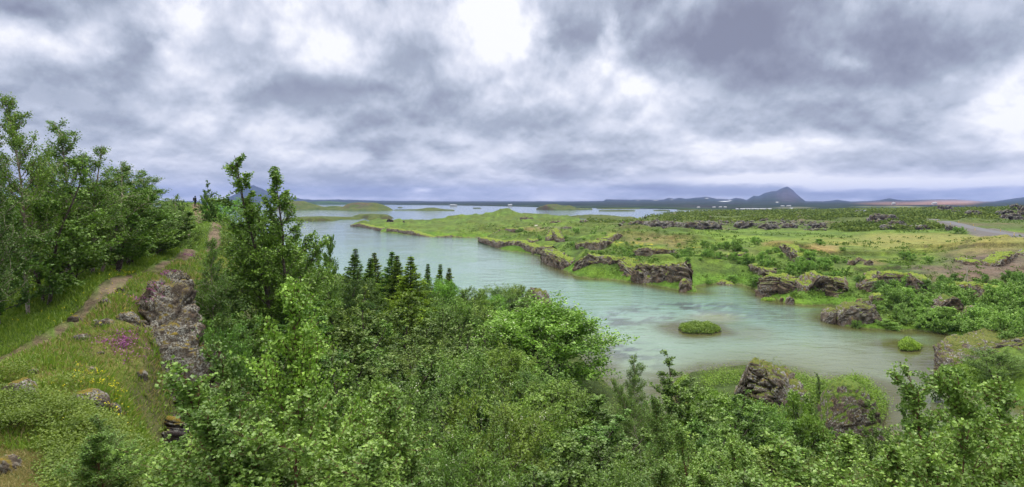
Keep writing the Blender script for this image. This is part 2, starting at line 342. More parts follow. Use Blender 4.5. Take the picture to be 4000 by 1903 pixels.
def rock_mat(name, c1, c2, c3, lichen=0.0, moss=.5, mosscol=(.06,.10,.018), sc=1.0, lichencol=(.36,.37,.35)):
    t = NT(name); g = t.n('ShaderNodeNewGeometry'); sp = t.n('ShaderNodeSeparateXYZ'); t.l(g.outputs['Normal'], sp.inputs[0])
    a = t.noise(.9*sc, 6, .65); b = t.noise(4.5*sc, 5, .7); v = t.vor(2.6*sc)
    c = t.mix(t.ramp(a, .36, .64), c1, c2); c = t.mix(t.ramp(b, .5, .68), c, c3)
    c = t.mix(t.ramp(t.noise(2.2*sc, 4, .6, dist=.4), .62, .72, 0, .7), c, (c3[0]*1.05, c3[1]*.72, c3[2]*.5))
    if lichen:
        lm = t.math('MULTIPLY', t.ramp(t.noise(7*sc, 6, .75), .5-.06*lichen, .6), t.ramp(sp.outputs[2], -.5, .4))
        lm = t.math('MULTIPLY', lm, t.ramp(t.noise(.8*sc, 3), .38, .55))
        c = t.mix(lm, c, lichencol)
        c = t.mix(t.math('MULTIPLY', t.ramp(t.noise(1.6*sc, 4, .6), .56, .66), t.ramp(sp.outputs[2], .1, .5)), c, (.16,.12,.022))
    if moss:
        mm = t.math('ADD', sp.outputs[2], t.math('MULTIPLY', t.math('SUBTRACT', a, .5), 1.6))
        mm = t.ramp(mm, 1.02-moss*.55, 1.14-moss*.55)
        mc = t.mix(t.ramp(b, .4, .62), mosscol, (mosscol[0]*1.9, mosscol[1]*1.45, mosscol[2]*1.3))
        c = t.mix(mm, c, mc)
    h = t.math('ADD', t.math('MULTIPLY', b, 1.0), t.math('MULTIPLY', v, .6))
    return t.bsdf(c, .92, t.bump(h, .9, .18/sc), .15)
M['lava'] = rock_mat('lava_rock', (.060,.044,.033), (.165,.122,.088), (.26,.20,.145), .3, .55, sc=.6)
M['lava_dark'] = rock_mat('dark_lava', (.028,.022,.021), (.07,.055,.049), (.13,.105,.09), .4, .2, sc=.5)
M['lava_near'] = rock_mat('lichen_lava_rock', (.028,.021,.016), (.082,.064,.048), (.145,.122,.095), .75, .12, (.10,.09,.018), sc=2.2, lichencol=(.27,.27,.24))
M['lava_mossy'] = rock_mat('mossy_lava', (.06,.045,.036), (.14,.11,.085), (.22,.18,.13), .7, .6, (.070,.095,.022), sc=1.2)
M['turf_rock'] = rock_mat('turfed_lava', (.06,.045,.036), (.14,.11,.085), (.22,.18,.13), .2, 1.1, (.065,.115,.022), sc=1.2)
M['cliff'] = rock_mat('brown_lava_cliff', (.050,.036,.027), (.17,.125,.088), (.29,.22,.155), .25, .62, (.10,.155,.024), sc=.7)
# ------------------------------------------------------------------ ground
def t_rows():
    py = np.concatenate([np.linspace(3200, 1240, 30), np.linspace(1235, 800, 120), np.linspace(799, 512, 560), np.linspace(511.7, 509.6, 8)])
    return 17.0*F/(py-YH)
rows = t_rows(); rows = np.concatenate([[1.2, 3, 5.5, 8], rows[rows > 9.8]])
tcol = np.linspace(-1.12, 1.12, 1000)
XX, YY = np.meshgrid(tcol, rows); XX = XX*np.maximum(YY, 12)
gx, gy = XX.ravel(), YY.ravel()
gz, sA, sB = heights(gx, gy)
px_g = CX+F*gx/gy; py_g = YH+(H-gz)*F/gy
def seg_d(x, y, pts):
    P = np.array(pts, float); d = np.full(len(x), 1e9)
    for a, b in zip(P[:-1], P[1:]):
        v = b-a; t = np.clip(((x-a[0])*v[0]+(y-a[1])*v[1])/(v@v), 0, 1)
        d = np.minimum(d, np.hypot(x-a[0]-t*v[0], y-a[1]-t*v[1]))
    return d
def drops(pts, g=5): return [drop(a, b, g) for a, b in pts]
path_w = [wp(-60, 17.2), wp(30, 19), wp(120, 20.8), wp(200, 22.7), wp(280, 26.5), wp(350, 31), wp(420, 37), wp(480, 45), wp(515, 58), wp(545, 75), wp(520, 88), wp(492, 100)]
road_pts = [(2331,559.5),(2370,562.5),(2405,567.5),(2440,574),(2492,583),(2545,592),(2600,602),(2700,620)]
road_w = [(wp(p, (H-7.4)*F/(q-YH))) for p, q in road_pts]
# ground cover colours (albedo) by what grows or lies there
G1 = np.array([.094,.158,.026]); G2 = np.array([.052,.086,.020]); DRY = np.array([.21,.17,.075]); DK = np.array([.035,.062,.016]); SOIL = np.array([.150,.112,.080]); BED = np.array([.10,.10,.05]); GRAVEL = np.array([.13,.125,.13]); SCOR = np.array([.108,.086,.070])
EARTH = np.array([.045,.070,.020])
def lerp(a, b, t): return a*(1-t[:,None])+b*t[:,None]
nA = n2(gx, gy, 14, 4, 41); nB = n2(gx, gy, 45, 4, 42); nC = n2(gx, gy, 3.2, 4, 43)
col = lerp(np.tile(G1, (len(gx),1)), G2, ss(-.45, .35, nA*.6+.9*nC))
onB = sB > 0
# the meadow and its drier middle
mead = ss(1700, 1850, px_g)*ss(578, 586, py_g+nA*6)*(1-ss(640, 665, py_g+nA*10))
col = lerp(col, np.array([.125,.20,.026]), mead*.6*ss(-.3,.2,nB))
dry = ss(1950, 2300, px_g+nB*300)*ss(582, 592, py_g+nB*10)*(1-ss(618, 650, py_g+nA*20))
col = lerp(col, np.array([.17,.175,.055]), dry*.85)
col = lerp(col, np.array([.19,.16,.06]), dry*ss(.05, .35, n2(gx, gy, 30, 3, 44))*.25)
def blob(pxc, pyc, rx, ry): return np.exp(-((px_g-pxc)/rx)**4-((py_g-pyc)/ry)**4)
for b, cc, s in [((1655,603,80,12), DRY*.8, .7), ((1590,588,60,6), DRY, .6), ((1370,574,55,4), SCOR*1.2, .7), ((1340,578,40,5), DRY, .6), ((1955,612,45,8), DRY*.75, .7), ((2065,626,50,12), DRY, .8), ((2500,668,125,42), SCOR, 1), ((2400,690,90,18), SCOR, .8), ((2330,674,50,7), SCOR, .7), ((2200,660,30,8), DRY*.9, .6), ((1850,632,60,8), SCOR, .35),
                 ((2420,732,200,14), SCOR*.8, .6), ((1500,612,40,5), DRY, .5), ((1700,618,24,8), DRY*.8, .5)]:
    col = lerp(col, cc, np.clip(blob(*b)*s*ss(-.45, .1, nA+.5*nC+.15), 0, 1)*onB)
# scrub ground and rubble beyond the meadow
scr = onB*ss(1480, 1640, px_g)*(1-ss(572, 580, py_g+nA*4))
col = lerp(col, np.array([.062,.088,.026]), scr*.85)
col = lerp(col, np.array([.10,.088,.06]), scr*ss(.0, .3, n2(gx, gy, 22, 4, 46))*.8)
low = onB*(px_g < 1640)*(py_g < 592)*(sB > 3)
col = lerp(col, np.array([.075,.105,.022]), low*.6*ss(-.2,.2,nA))
bankB = onB*(1-ss(1.5, 5, sB))
col = lerp(col, np.array([.085,.17,.02]), bankB*.8)
# yellow flowers
for (a, b, rx, ry) in [(1640,625,45,4),(1600,613,60,5),(1740,623,40,3),(1560,611,30,3)]:
    col = lerp(col, np.array([.40,.33,.02]), blob(a, b, rx, ry)*ss(.15, .4, n2(gx, gy, 1.6, 3, 48))*.9)
# near hill
onA = (sA > 0)
col = np.where(onA[:,None], lerp(lerp(np.tile(EARTH, (len(gx),1)), G2*.8, ss(.0, .5, nC)), G1, (1-ss(480, 700, px_g+nC*60))*ss(-.5,.3,nC)), col)
dp = seg_d(gx, gy, path_w)
ridge = onA*(1-ss(520, 640, px_g+nC*60))*(gy < 125)*(gy > 11)
drya = ridge*ss(.6, 2.2, dp)*(1-ss(3.5, 7, dp))*(gx > np.interp(gy, [w[1] for w in path_w], [w[0] for w in path_w]))
col = lerp(col, DRY*.9, np.clip(drya*ss(-.4, .3, nC+nA), 0, 1)*.8)
pw = np.interp(gy, [17, 25, 40, 80], [.27, .30, .36, .6])
pm = onA*(1-ss(pw*.7, pw*1.35, dp+nC*.25))
col = lerp(col, SOIL*(1.0), pm*.95)
# kerbside gravel below the road
dr = seg_d(gx, gy, road_w)
gv = onB*ss(2425, 2450, px_g)*(1-ss(3, 5, np.abs(dr-4.5)))*(py_g > 575)
col = lerp(col, GRAVEL*.8, np.clip(gv*1.0, 0, 1)*.9)
col = lerp(col, DRY*.9, onB*ss(2440, 2480, px_g)*np.exp(-((dr-11)/3)**2)*(py_g > 585)*.4)
col = np.where((gz < -.02)[:,None], BED[None], col)
# gentle gully for the worn path
gz = gz-pm*.07
def ground_mat():
    t = NT('grassland'); c = t.attr('cover').outputs['Color']; g = t.n('ShaderNodeNewGeometry')
    sp = t.n('ShaderNodeSeparateXYZ'); t.l(g.outputs['Normal'], sp.inputs[0])
    a = t.noise(.35, 6, .7); b = t.noise(2.2, 6, .72); f = t.noise(14, 4, .7); dd = t.noise(.08, 5, .6)
    k = t.math('ADD', t.math('MULTIPLY', a, .9), t.math('ADD', t.math('MULTIPLY', b, 1.1), t.math('MULTIPLY', f, .5)))
    k = t.ramp(k, .88, 1.65, .40, 1.7)
    cc = t.n('ShaderNodeVectorMath', operation='SCALE'); t.l(c, cc.inputs[0]); t.l(k, cc.inputs['Scale'])
    c2 = t.mix(t.ramp(dd, .42, .62, 0, .3), cc.outputs[0], t.mix(1.0, cc.outputs[0], (1.5,1.1,.9), 'MULTIPLY'))
    c2 = t.mix(t.ramp(sp.outputs[2], .80, .60), c2, t.mix(.62, t.mix(b, (.06,.045,.036), (.16,.125,.10)), t.mix(1.0, c2, (.8,.8,.7), 'MULTIPLY')))
    h = t.math('ADD', t.math('MULTIPLY', a, 1.2), t.math('MULTIPLY', b, .6))
    return t.bsdf(c2, .95, t.bump(h, .8, .5), .1)
M['ground'] = ground_mat()
g = obj('ground', mesh('ground', np.stack([gx, gy, gz], 1), grid_faces(len(rows), len(tcol)), {'cover': col}, [M['ground']]))
tag(g, kind='structure')
# ground behind and beside the viewpoint
bx, by = np.meshgrid(np.linspace(-150, 150, 60), np.linspace(-120, 1.3, 30)); bx = bx.ravel(); by = by.ravel()
bz = 16-np.hypot(bx, by)*.06+n2(bx, by, 9, 3, 3)*.8-ss(-6,1.3,by)*0
bb = obj('hillside', mesh('hillside', np.stack([bx, by, bz], 1), grid_faces(30, 60), {'cover': np.tile(G2, (len(bx),1))}, [M['ground']])); tag(bb, kind='structure')

# ------------------------------------------------------------------ islands as terrain
ISL = []
def island(name, pts, z0, bumps=(), steep=.5, n=(110, 70), colr=G2, nz=.5, label=None):
    P = poly(pts); lo, hi = P.min(0)-4, P.max(0)+4
    x, y = np.meshgrid(np.linspace(lo[0], hi[0], n[0]), np.linspace(lo[1], hi[1], n[1])); x = x.ravel(); y = y.ravel()
    sc = (hi-lo).max()/14; s = sdist(x, y, P)+n2(x, y, sc, 3, len(ISL)+7)*min(sc*.3, 8)
    z = np.minimum(z0+n2(x, y, sc*.6, 4, len(ISL)+90)*nz*z0, s*steep)
    for (bpx, top, d, rx, ry, crater) in bumps:
        cx_, cy_ = wp(bpx, d); ht = H-(top-YH)/F*d; r = np.sqrt(((x-cx_)/rx)**2+((y-cy_)/ry)**2)
        r = r*(1+.12*n2(x, y, sc*.8, 3, 55))
        hh = (ht-z0*.6)*np.clip(1.25*(1-r), 0, 1)**1.15
        if crater: hh = np.minimum(hh, (ht-z0*.6)*(.80+.2*ss(.05, .3, r)))
        z = np.where(s > 0, z+hh*ss(0, 3, s), z)
    z = np.where(s < 0, -1.5, np.maximum(z, .05))
    c = lerp(np.tile(colr, (len(x),1)), colr*np.array([1.5,1.25,1.2]), ss(-.3,.4,n2(x, y, sc*.5, 4, 66)))
    for (bpx, top, d, rx, ry, crater) in bumps:
        if crater:
            cx_, cy_ = wp(bpx, d); m_ = np.exp(-(((x-cx_+rx*.35)/(rx*.5))**2+((y-cy_+ry*.5)/(ry*.45))**2)**2)
            c = lerp(c, np.array([.075,.055,.042]), m_*ss(-.2, .25, n2(x, y, sc*.5, 3, 77))*.9)
    k = (np.arange(len(x)).reshape(n[1], n[0])); F4 = grid_faces(n[1], n[0]); keep = (z[F4] > -1.4).any(1)
    o = obj(name, mesh(name, np.stack([x, y, z], 1), F4[keep], {'cover': c}, [M['ground']])); tag(o, kind='structure'); ISL.append(o); return o
GI = np.array([.048,.072,.018])
island('island', [(690,527.5),(706,528.2),(760,528.6),(800,528.2),(869,530.2),(930,530.5),(987,529.9),(985,529),(900,527.2),(800,526),(690,525.5)], 3.5, [(750,507.2,1370,66,60,1),(929,510.7,1290,60,50,1),(880,519,1280,28,26,0),(836,520.5,1330,50,20,0)], .4, (170,60), GI, .4)
island('island', [(985,529.4),(1040,529.6),(1060,530.4),(1115,530.6),(1145,530.4),(1143,529.6),(1100,528.4),(1050,528.3)], 1.6, [(1083,523.6,1250,34,30,0)], .5, (140,30), GI)
island('island', [(1000,523.2),(1013,523.2),(1013,522.4),(1000,522.4)], 1.8, (), .5, (30,20), GI*.7)
island('island', [(1189,525),(1211,525),(1211,524.2),(1189,524.2)], 1.6, (), .4, (30,20), GI*.7)
island('island', [(1119,549.6),(1130,549.6),(1130,548),(1119,548)], 1.2, (), .5, (24,24), GI*.7)
island('island', [(700,555),(723,555),(786,557.8),(849,555.5),(856,552.6),(912,552.6),(913,549.8),(814,547),(745,549)], 1.5, [(760,550.6,600,30,30,0),(808,549.6,590,22,26,0)], .35, (150,60), GI)
island('island', [(884,546.2),(922,550),(926,554.2),(957,555),(989,549.2),(966,542.8),(924,541.4),(894,543.6)], 2.2, [(924,540.8,690,34,40,0),(965,542.5,660,22,40,0)], .35, (100,80), GI)
island('island', [(966,557),(981,557),(981,555.2),(966,555.2)], 1.0, (), .5, (24,24), GI)
island('island', [(1346,527.4),(1398,528.9),(1440,528.9),(1492,527.4),(1489,526.4),(1420,525.4),(1360,525.4)], 2.2, [(1390,514.6,1345,48,50,1),(1436,521.5,1330,22,30,0)], .8, (130,60), GI*.95)
for k, (a, b, c, d) in enumerate([(1503,1600,530.2,531.8),(1642,1687,529.4,530.6),(1500,1613,524.9,526.3),(1734,1774,532.8,534),(1808,1829,533.8,534.8),(1606,1635,552.2,553.8),(1545,1584,556.2,558.6),(1700,1840,528.4,529.3)]):
    island('island', [(a,(c+d)/2),(a+(b-a)*.2,d),(b-(b-a)*.2,d),(b,(c+d)/2),(b-(b-a)*.3,c),(a+(b-a)*.3,c)], 1.3, (), .5, (60,24), GI*.8)
island('island', [(1419,548),(1450,548.6),(1475,551),(1500,551.5),(1560,554.8),(1610,553.4),(1600,549.6),(1550,547.6),(1450,546.6)], 1.8, [(1482,541.5,735,26,28,0),(1530,542,730,34,26,0)], .35, (120,50), GI)
island('islet', [(1706,828),(1712,838),(1740,842),(1790,842),(1813,836),(1812,827),(1790,820),(1740,817),(1712,820)], .30, (), .5, (60,60), EARTH*.7)
island('islet', [(2256,870),(2264,884),(2290,886),(2316,884),(2320,874),(2300,866),(2268,862)], .25, (), .5, (50,50), EARTH*.7)
island('islet', [(1910,757),(1932,759),(1955,758),(1950,752),(1920,751)], .35, (), .5, (40,40), G1)

# ------------------------------------------------------------------ water
wy = (H*F)/np.linspace(507.3-YH, 2400-YH, 520); wy = np.concatenate([wy, H*F/(np.linspace(505.9, 507.2, 8)-YH)]); wy = np.sort(np.unique(wy))
wt = np.linspace(-1.2, 1.2, 420); WX, WY = np.meshgrid(wt, wy); WX = WX*np.maximum(WY, 12); WXf, WYf = WX.ravel(), WY.ravel()
ws = -np.maximum(sdist(WXf, WYf, A_P), sdist(WXf, WYf, B_P))
for nm in [[(1706,828),(1740,842),(1813,836),(1790,820),(1712,820)], [(2256,870),(2290,886),(2320,874),(2268,862)]]:
    ws = np.minimum(ws, np.maximum(-sdist(WXf, WYf, poly(nm)), 0)*1.5)
ws = ws+n2(WXf, WYf, 6, 4, 91)*2.0
pxw = CX+F*WXf/WYf; pyw = YH+H*F/WYf
TQ = np.array([.135,.225,.185]); TQN = np.array([.170,.225,.155]); BRN = np.array([.060,.056,.014]); DEEP = np.array([.085,.150,.150]); WEED = np.array([.040,.046,.058]); SAND = np.array([.20,.20,.12])
wc = lerp(np.tile(TQN, (len(ws),1)), TQ, 1-ss(780, 950, pyw))
wc = lerp(wc, DEEP, 1-ss(560, 650, pyw))
def wb(a, b, rx, ry): return np.exp(-(((pxw-a)/rx)**2+((pyw-b)/ry)**2)**1.5)
wn = n2(WXf, WYf, 2.0, 5, 93); wn2 = n2(WXf, WYf, 9, 4, 94)
for (a, b, rx, ry, cc, s) in [(1660,795,170,26,WEED,.8),(1560,815,60,14,WEED,.85),(1740,770,120,10,WEED,.8),(1800,800,70,14,SAND,.75),(1690,830,160,40,TQN*1.1,.4),(1420,790,40,25,WEED,.75),(1560,880,80,22,WEED,.7),(1600,910,90,30,WEED,.5),(1930,790,140,30,WEED,.35),(1730,1000,60,40,WEED,.6),(2100,900,260,60,SAND*.75,.45),(2380,1000,60,60,SAND*.7,.5),(1900,840,60,20,SAND*.7,.4)]:
    wc = lerp(wc, cc, wb(a, b, rx, ry)*s*(ss(-.12, .16, wn+.5*wn2) if cc is WEED else 1))
edge = 1-ss(1.0, 8, ws)*1.0
edge = edge*ss(560, 680, pyw)
edge = np.maximum(edge, (1-ss(2, 16, ws+wn2*4))*ss(700, 740, pyw)*.5*ss(1500,1900,pxw))
wc = lerp(wc, BRN, np.clip(edge, 0, 1)*.95)  # brown shallows along the banks, also standing in for their dark reflection
pond = ss(1080, 1100, pyw)*(pxw > 1900)*(pxw < 2260)
wc = lerp(wc, np.array([.085,.07,.012]), pond*.95)
def water_mat():
    t = NT('lake_water'); c = t.attr('body').outputs['Color']
    mp = t.n('ShaderNodeMapping'); t.l(t.pos(), mp.inputs[0]); mp.inputs['Rotation'].default_value = (0,0,radians(-12)); mp.inputs['Scale'].default_value = (.55, 1.0, 1)
    a = t.noise(.85, 4, .6, mp.outputs[0], .5); b = t.noise(.30, 3, .5, mp.outputs[0], .3); d = t.noise(.045, 4, .6); f = t.noise(3.6, 2, .5, mp.outputs[0])
    h = t.math('ADD', t.math('MULTIPLY', a, .22), t.math('ADD', t.math('MULTIPLY', b, .5), t.math('MULTIPLY', f, .05)))
    st = t.ramp(d, .35, .65, .35, 1.0)
    bp = t.n('ShaderNodeBump'); t.l(h, bp.inputs['Height']); t.l(st, bp.inputs['Strength']); bp.inputs['Distance'].default_value = .6
    return t.bsdf(c, .06, bp.outputs[0], .5, **{'IOR': 1.33})
M['water'] = water_mat()
w_ = obj('lake', mesh('lake', np.stack([WXf, WYf, np.zeros(len(ws))], 1), grid_faces(len(wy), len(wt)), {'body': wc}, [M['water']])); tag(w_, kind='structure')
WATER_N = 0

# ------------------------------------------------------------------ far land and hills
SIL = [(-400,512),(0,506),(300,505.5),(420,506),(520,507),(548,505),(570,499),(600,489),(625,477),(638,474),(656,479),(680,489),(700,494),(728,496),(760,502),(800,503.5),(852,503),(951,505.6),(1116,507),(1297,507),(1407,507.3),(1517,506.2),(1525,503),(1626,503.6),(1668,503.6),(1682,500),(1696,502.4),(1709,500),(1725,502),(1778,498),(1805,502),(1835,503),(1852,500),(1868,502),(1879,504),(1896,495.6),(1908,497),(1928,490),(1954,487),(1968,481),(1980,478.6),(1992,484),(2006,494),(2026,506.5),(2070,507),(2090,505.5),(2107,503.4),(2142,508),(2200,505.7),(2220,503),(2237,500.5),(2272,505),(2341,503.5),(2402,503),(2450,506),(2489,508.4),(2532,503.4),(2576,498.5),(2640,493),(2900,490)]
SHORE = [(-400,511.5),(690,513),(767,513.5),(1034,516),(1144,517),(1281,519.5),(1385,521.8),(1462,523),(1682,526),(1760,528.5),(1850,530.5),(2000,530.5),(2200,527),(2900,527)]
fx = np.concatenate([np.linspace(-400, 560, 120), np.linspace(565, 2700, 1150)]); NR = 150
sil = np.interp(fx, *zip(*SIL)); sil = sil+np.convolve(np.random.RandomState(3).randn(len(fx)+8), np.ones(9)/9, 'valid')*.5
shy = np.interp(fx, *zip(*SHORE)); ds = H*F/(shy-YH)
DR = 10500.0
u = np.linspace(0, 1.25, NR)[:,None]
fd = ds[None]+(DR-ds[None])*u**1.25
zr = (YH-sil)/F*DR+H
hn = n2((fx[None]+0*fd).ravel()*3.0, fd.ravel(), 420, 6, 61, ridged=True).reshape(fd.shape)
hn2 = n2((fx[None]+0*fd).ravel()*3.0, fd.ravel(), 260, 4, 62).reshape(fd.shape)
rise = ss(.16, 1.0, u)**1.15
zf = 1.0+4*ss(0, .12, u)+np.maximum(zr-3, 0)[None]*rise*(1+.35*hn*(1-ss(.75, 1, u))*ss(.3,.6,u))
zf = np.where(u > 1, zr[None]*(1-ss(1, 1.25, u)*.8), zf)
zf = zf+hn2*1.5*ss(0, .3, u)
FX = (fx[None]-CX)/F*fd
ppx = np.tile(fx[None], (NR,1)).ravel(); ppy = (YH+(H-zf)*F/fd).ravel(); un = np.tile(u, (1,len(fx))).ravel()
hc = lerp(np.tile(np.array([.024,.034,.036]), (len(ppx),1)), np.array([.042,.040,.052]), ss(-.1, .3, hn2.ravel())*.8)
hc = lerp(hc, np.array([.05,.085,.03]), (1-ss(.01, .06, un))*.7)
hc = lerp(hc, np.array([.050,.040,.052]), ss(.55, .85, un)*.5)
hc = lerp(hc, np.array([.03,.045,.03]), ss(.0,.35,hn.ravel())*.4)
def hb(a, b, rx, ry): return np.exp(-(((ppx-a)/rx)**2+((ppy-b)/ry)**2)**2)
for (a, b, rx, ry, cc, s) in [(1985,492,34,16,(.085,.075,.105),.6),(2400,507.5,85,4.5,(.27,.185,.16),.75),(2340,512,70,4,(.24,.15,.13),.6),(2250,512,90,5,(.20,.12,.10),.6),(2400,513,60,4,(.3,.17,.14),.4),(1823,507,14,.8,(.5,.52,.57),1),(1836,504.2,6,.5,(.5,.52,.57),1),(1650,504.4,7,.5,(.45,.47,.52),.9),(1778,499,5,.5,(.45,.47,.52),.9),(1955,509,4,.5,(.8,.8,.85),.9),(1605,504.6,4,.4,(.45,.47,.52),.9),(1690,503,4,.5,(.45,.47,.52),.8),(2240,520.5,90,1.2,(.30,.33,.14),.6),(2000,523,50,2.2,(.2,.2,.13),.5)]:
    hc = lerp(hc, np.array(cc), hb(a, b, rx, ry)*s*(1 if cc[2] > .5 else ss(-.5,.1,hn.ravel())))
def hill_mat():
    t = NT('hill_ground'); c = t.attr('cover').outputs['Color']; a = t.noise(.006, 7, .65); b = t.noise(.03, 5, .65)
    k = t.ramp(t.math('ADD', a, t.math('MULTIPLY', b, .7)), .6, 1.1, .6, 1.4)
    cc = t.n('ShaderNodeVectorMath', operation='SCALE'); t.l(c, cc.inputs[0]); t.l(k, cc.inputs['Scale'])
    return t.bsdf(cc.outputs[0], 1.0, t.bump(a, .5, 8), .0)
M['hill'] = hill_mat()
o = obj('hills', mesh('hills', np.stack([FX.ravel(), fd.ravel(), zf.ravel()], 1), grid_faces(NR, len(fx)), {'cover': hc}, [M['hill']])); tag(o, kind='structure')
# low dark headland in front of the left hills
def low_ridge(pts, d0, depth, c):
    x = np.linspace(pts[0][0], pts[-1][0], 160); y = np.interp(x, *zip(*pts)); uu = np.linspace(0, 1, 24)[:,None]
    dd = d0+depth*uu; zz = ((YH-y)/F*(d0+depth*.5)+H)[None]*np.sin(pi*uu)**.7+n2(np.tile(x*2,(24,1)).ravel(), (dd+0*x[None]).ravel(), 60, 4, 8).reshape(24,-1)*1.0
    X_ = (x[None]-CX)/F*dd
    o = obj('hills', mesh('low_ridge', np.stack([X_.ravel(), (dd+0*X_).ravel(), zz.ravel()], 1), grid_faces(24, 160), {'cover': np.tile(np.array(c), (160*24,1))}, [M['hill']])); tag(o, kind='structure')
low_ridge([(768,514),(778,509),(800,506.8),(830,506.6),(865,509.5),(905,513.5)], 3100, 400, (.04,.07,.035))
low_ridge([(405,512),(418,507),(440,505.6),(462,508),(480,512)], 700, 60, (.08,.13,.03))

# ------------------------------------------------------------------ haze
HAZE_D = 0.55e-4
def haze():
    V = [(x, y, z) for x in (-14000, 14000) for y in (-400, 14500) for z in (-20, 300)]
    Fc = [(0,1,3,2),(4,6,7,5),(0,4,5,1),(2,3,7,6),(0,2,6,4),(1,5,7,3)]
    t = NT('haze_air'); v = t.n('ShaderNodeVolumePrincipled'); v.inputs['Color'].default_value = (.30,.42,.88,1); v.inputs['Density'].default_value = HAZE_D
    v.inputs['Anisotropy'].default_value = 0.0
    t.l(v.outputs[0], t.out.inputs['Volume'])
    o = obj('haze', mesh('haze', V, np.array(Fc), None, [t.m], smooth=False)); tag(o, kind='stuff', cat='haze', label='faint blue haze in the air over the lake and hills')
haze()

# ------------------------------------------------------------------ lava rocks
def rock_ridge(name, pts, label=None, group=None, mat='cliff', seed=0, res=.35, rough=1.0, caves=(), flat=.42, cat='rock', sink=.6, parent=None, under=None):
    """pts: (x, y, z_base, height, width) along the crest line; the cross-section is a blunt arch"""
    P = np.array(pts, float); seg = np.linalg.norm(np.diff(P[:,:2], axis=0), axis=1); s = np.concatenate([[0], np.cumsum(seg)])
    n = max(int(s[-1]/res), 12); S = np.linspace(0, s[-1], n); Q = np.stack([np.interp(S, s, P[:,k]) for k in range(5)], 1)
    ker = np.hanning(max(3, n//12)+2)[1:-1]; ker /= ker.sum(); pad = len(ker)//2
    for k in range(5):
        q = np.pad(Q[:,k], pad, 'edge'); q = np.convolve(q, ker, 'valid')[:n]; Q[:,k] = q
    hmax = P[:,3].max(); per = 2*hmax+P[:,4].max(); mv = max(int(per/res), 14)
    T = np.gradient(Q[:,:2], axis=0); T /= np.linalg.norm(T, axis=1)[:,None]+1e-9; Nn = np.stack([T[:,1], -T[:,0]], 1)
    Nn *= np.where((Nn@np.array([0,-1.0])).mean() < 0, -1, 1)       # toward the viewer's side first
    endt = np.clip(np.minimum(S, s[-1]-S)/(Q[:,4]*.5+.01), 0, 1); env = np.sqrt(1-(1-endt)**2)
    v = np.linspace(0, pi, mv)
    ca = np.sign(np.cos(v))*np.abs(np.cos(v))**flat; sa = np.abs(np.sin(v))**flat
    hv = Q[:,3]*env*(1+.18*fbm(np.stack([S/3.5, S*0+seed, S*0], 1), 3, seed))+.02
    X = Q[:,0,None]+Nn[:,0,None]*ca[None]*Q[:,4,None]*.5*env[:,None]; Y = Q[:,1,None]+Nn[:,1,None]*ca[None]*Q[:,4,None]*.5*env[:,None]
    Z = Q[:,2,None]+sa[None]*(hv[:,None]+sink)-sink
    V = np.stack([X.ravel(), Y.ravel(), Z.ravel()], 1)
    nrm = np.stack([(Nn[:,0,None]*ca[None]).ravel(), (Nn[:,1,None]*ca[None]).ravel(), (sa[None]+0*X).ravel()*.7], 1); nrm /= np.linalg.norm(nrm, axis=1)[:,None]
    a = max(hmax, .6 if hmax > .7 else hmax*1.1); q = V.copy(); q[:,2] *= 1.3
    off = np.array([seed*3.7, seed*1.3, seed*.7])
    big = fbm(q/(a*.9)+off, 3, seed); rd = fbm(q/(a*.38)+off, 4, seed+3, .55, True); c1, c2, cv = cells(q/(a*.30)+off, seed+5); c3, c4, cw = cells(q/(a*.12)+off, seed+6); rf = fbm(q/(a*.07)+off, 2, seed+11, .6, True)
    d = a*rough*(.15*big+.09*rd+.15*(cv-.5)-.13*np.exp(-(c2-c1)/.10)+.06*(cw-.5)-.05*np.exp(-(c4-c3)/.12)+.022*rf)
    uu = np.repeat(S/s[-1], mv); vv = np.tile(v/pi, n)
    if q[:,1].mean() > 75: d = d+rough*.5*fbm(q/1.1+off, 3, seed+8, .6)
    for (cu, cvv, ru, rv, dep) in caves:
        d = d-dep*np.exp(-(((uu-cu)/ru)**2+((vv-cvv)/rv)**2)**1.5)
    lo = np.clip((V[:,2]-(np.repeat(Q[:,2], mv)-sink))/.6, 0, 1)
    V = V+nrm*d[:,None]*(.35+.65*lo)[:,None]*np.array([1,1,.75])
    if under:
        zc, amt, ue = under; V[:,1] += amt*(1-ss(zc-.35, zc+.25, V[:,2]+.25*fbm(V*1.3+off, 2, seed)))*(1-ss(ue*.6, ue, uu))
    Fc = grid_faces(n, mv)
    capA = np.array([[0, k, k+1] for k in range(1, mv-1)]); b = (n-1)*mv; capB = np.array([[b, b+k+1, b+k] for k in range(1, mv-1)])
    o = obj(name, mesh(name, V, [Fc, capA, capB], None, [M[mat]]), parent)
    if label: tag(o, label, cat, group)
    return o
def ridge_px(name, pts, **k):
    """pts: (px, py of the foot, height m, width m, how far the crest is behind the foot)"""
    out = []
    for (a, b, h, w, back) in pts:
        x, y, z = drop(a, b, 3.0); r = math.hypot(x, y); y2 = y+back+w*.5; z2 = hz(x, y+w)
        out.append((x*(y2/y), y2, min(z, z2)+0*z, h, w))
    return rock_ridge(name, out, **k)
def boulder(name, px, py, w, h, dep, **k):
    x, y, z = drop(px, py, 3.0); y += dep*.5; ang = k.pop('ang', 0.0)
    c, s_ = cos(ang), sin(ang); L = max(w-dep*.4, w*.3)/2
    return rock_ridge(name, [(x-c*L, y-s_*L, z, h*.9, dep), (x-c*L*.2, y-s_*L*.2, z, h, dep), (x+c*L*.4, y+s_*L*.4, z, h*.95, dep), (x+c*L, y+s_*L, z, h*.8, dep)], **k)
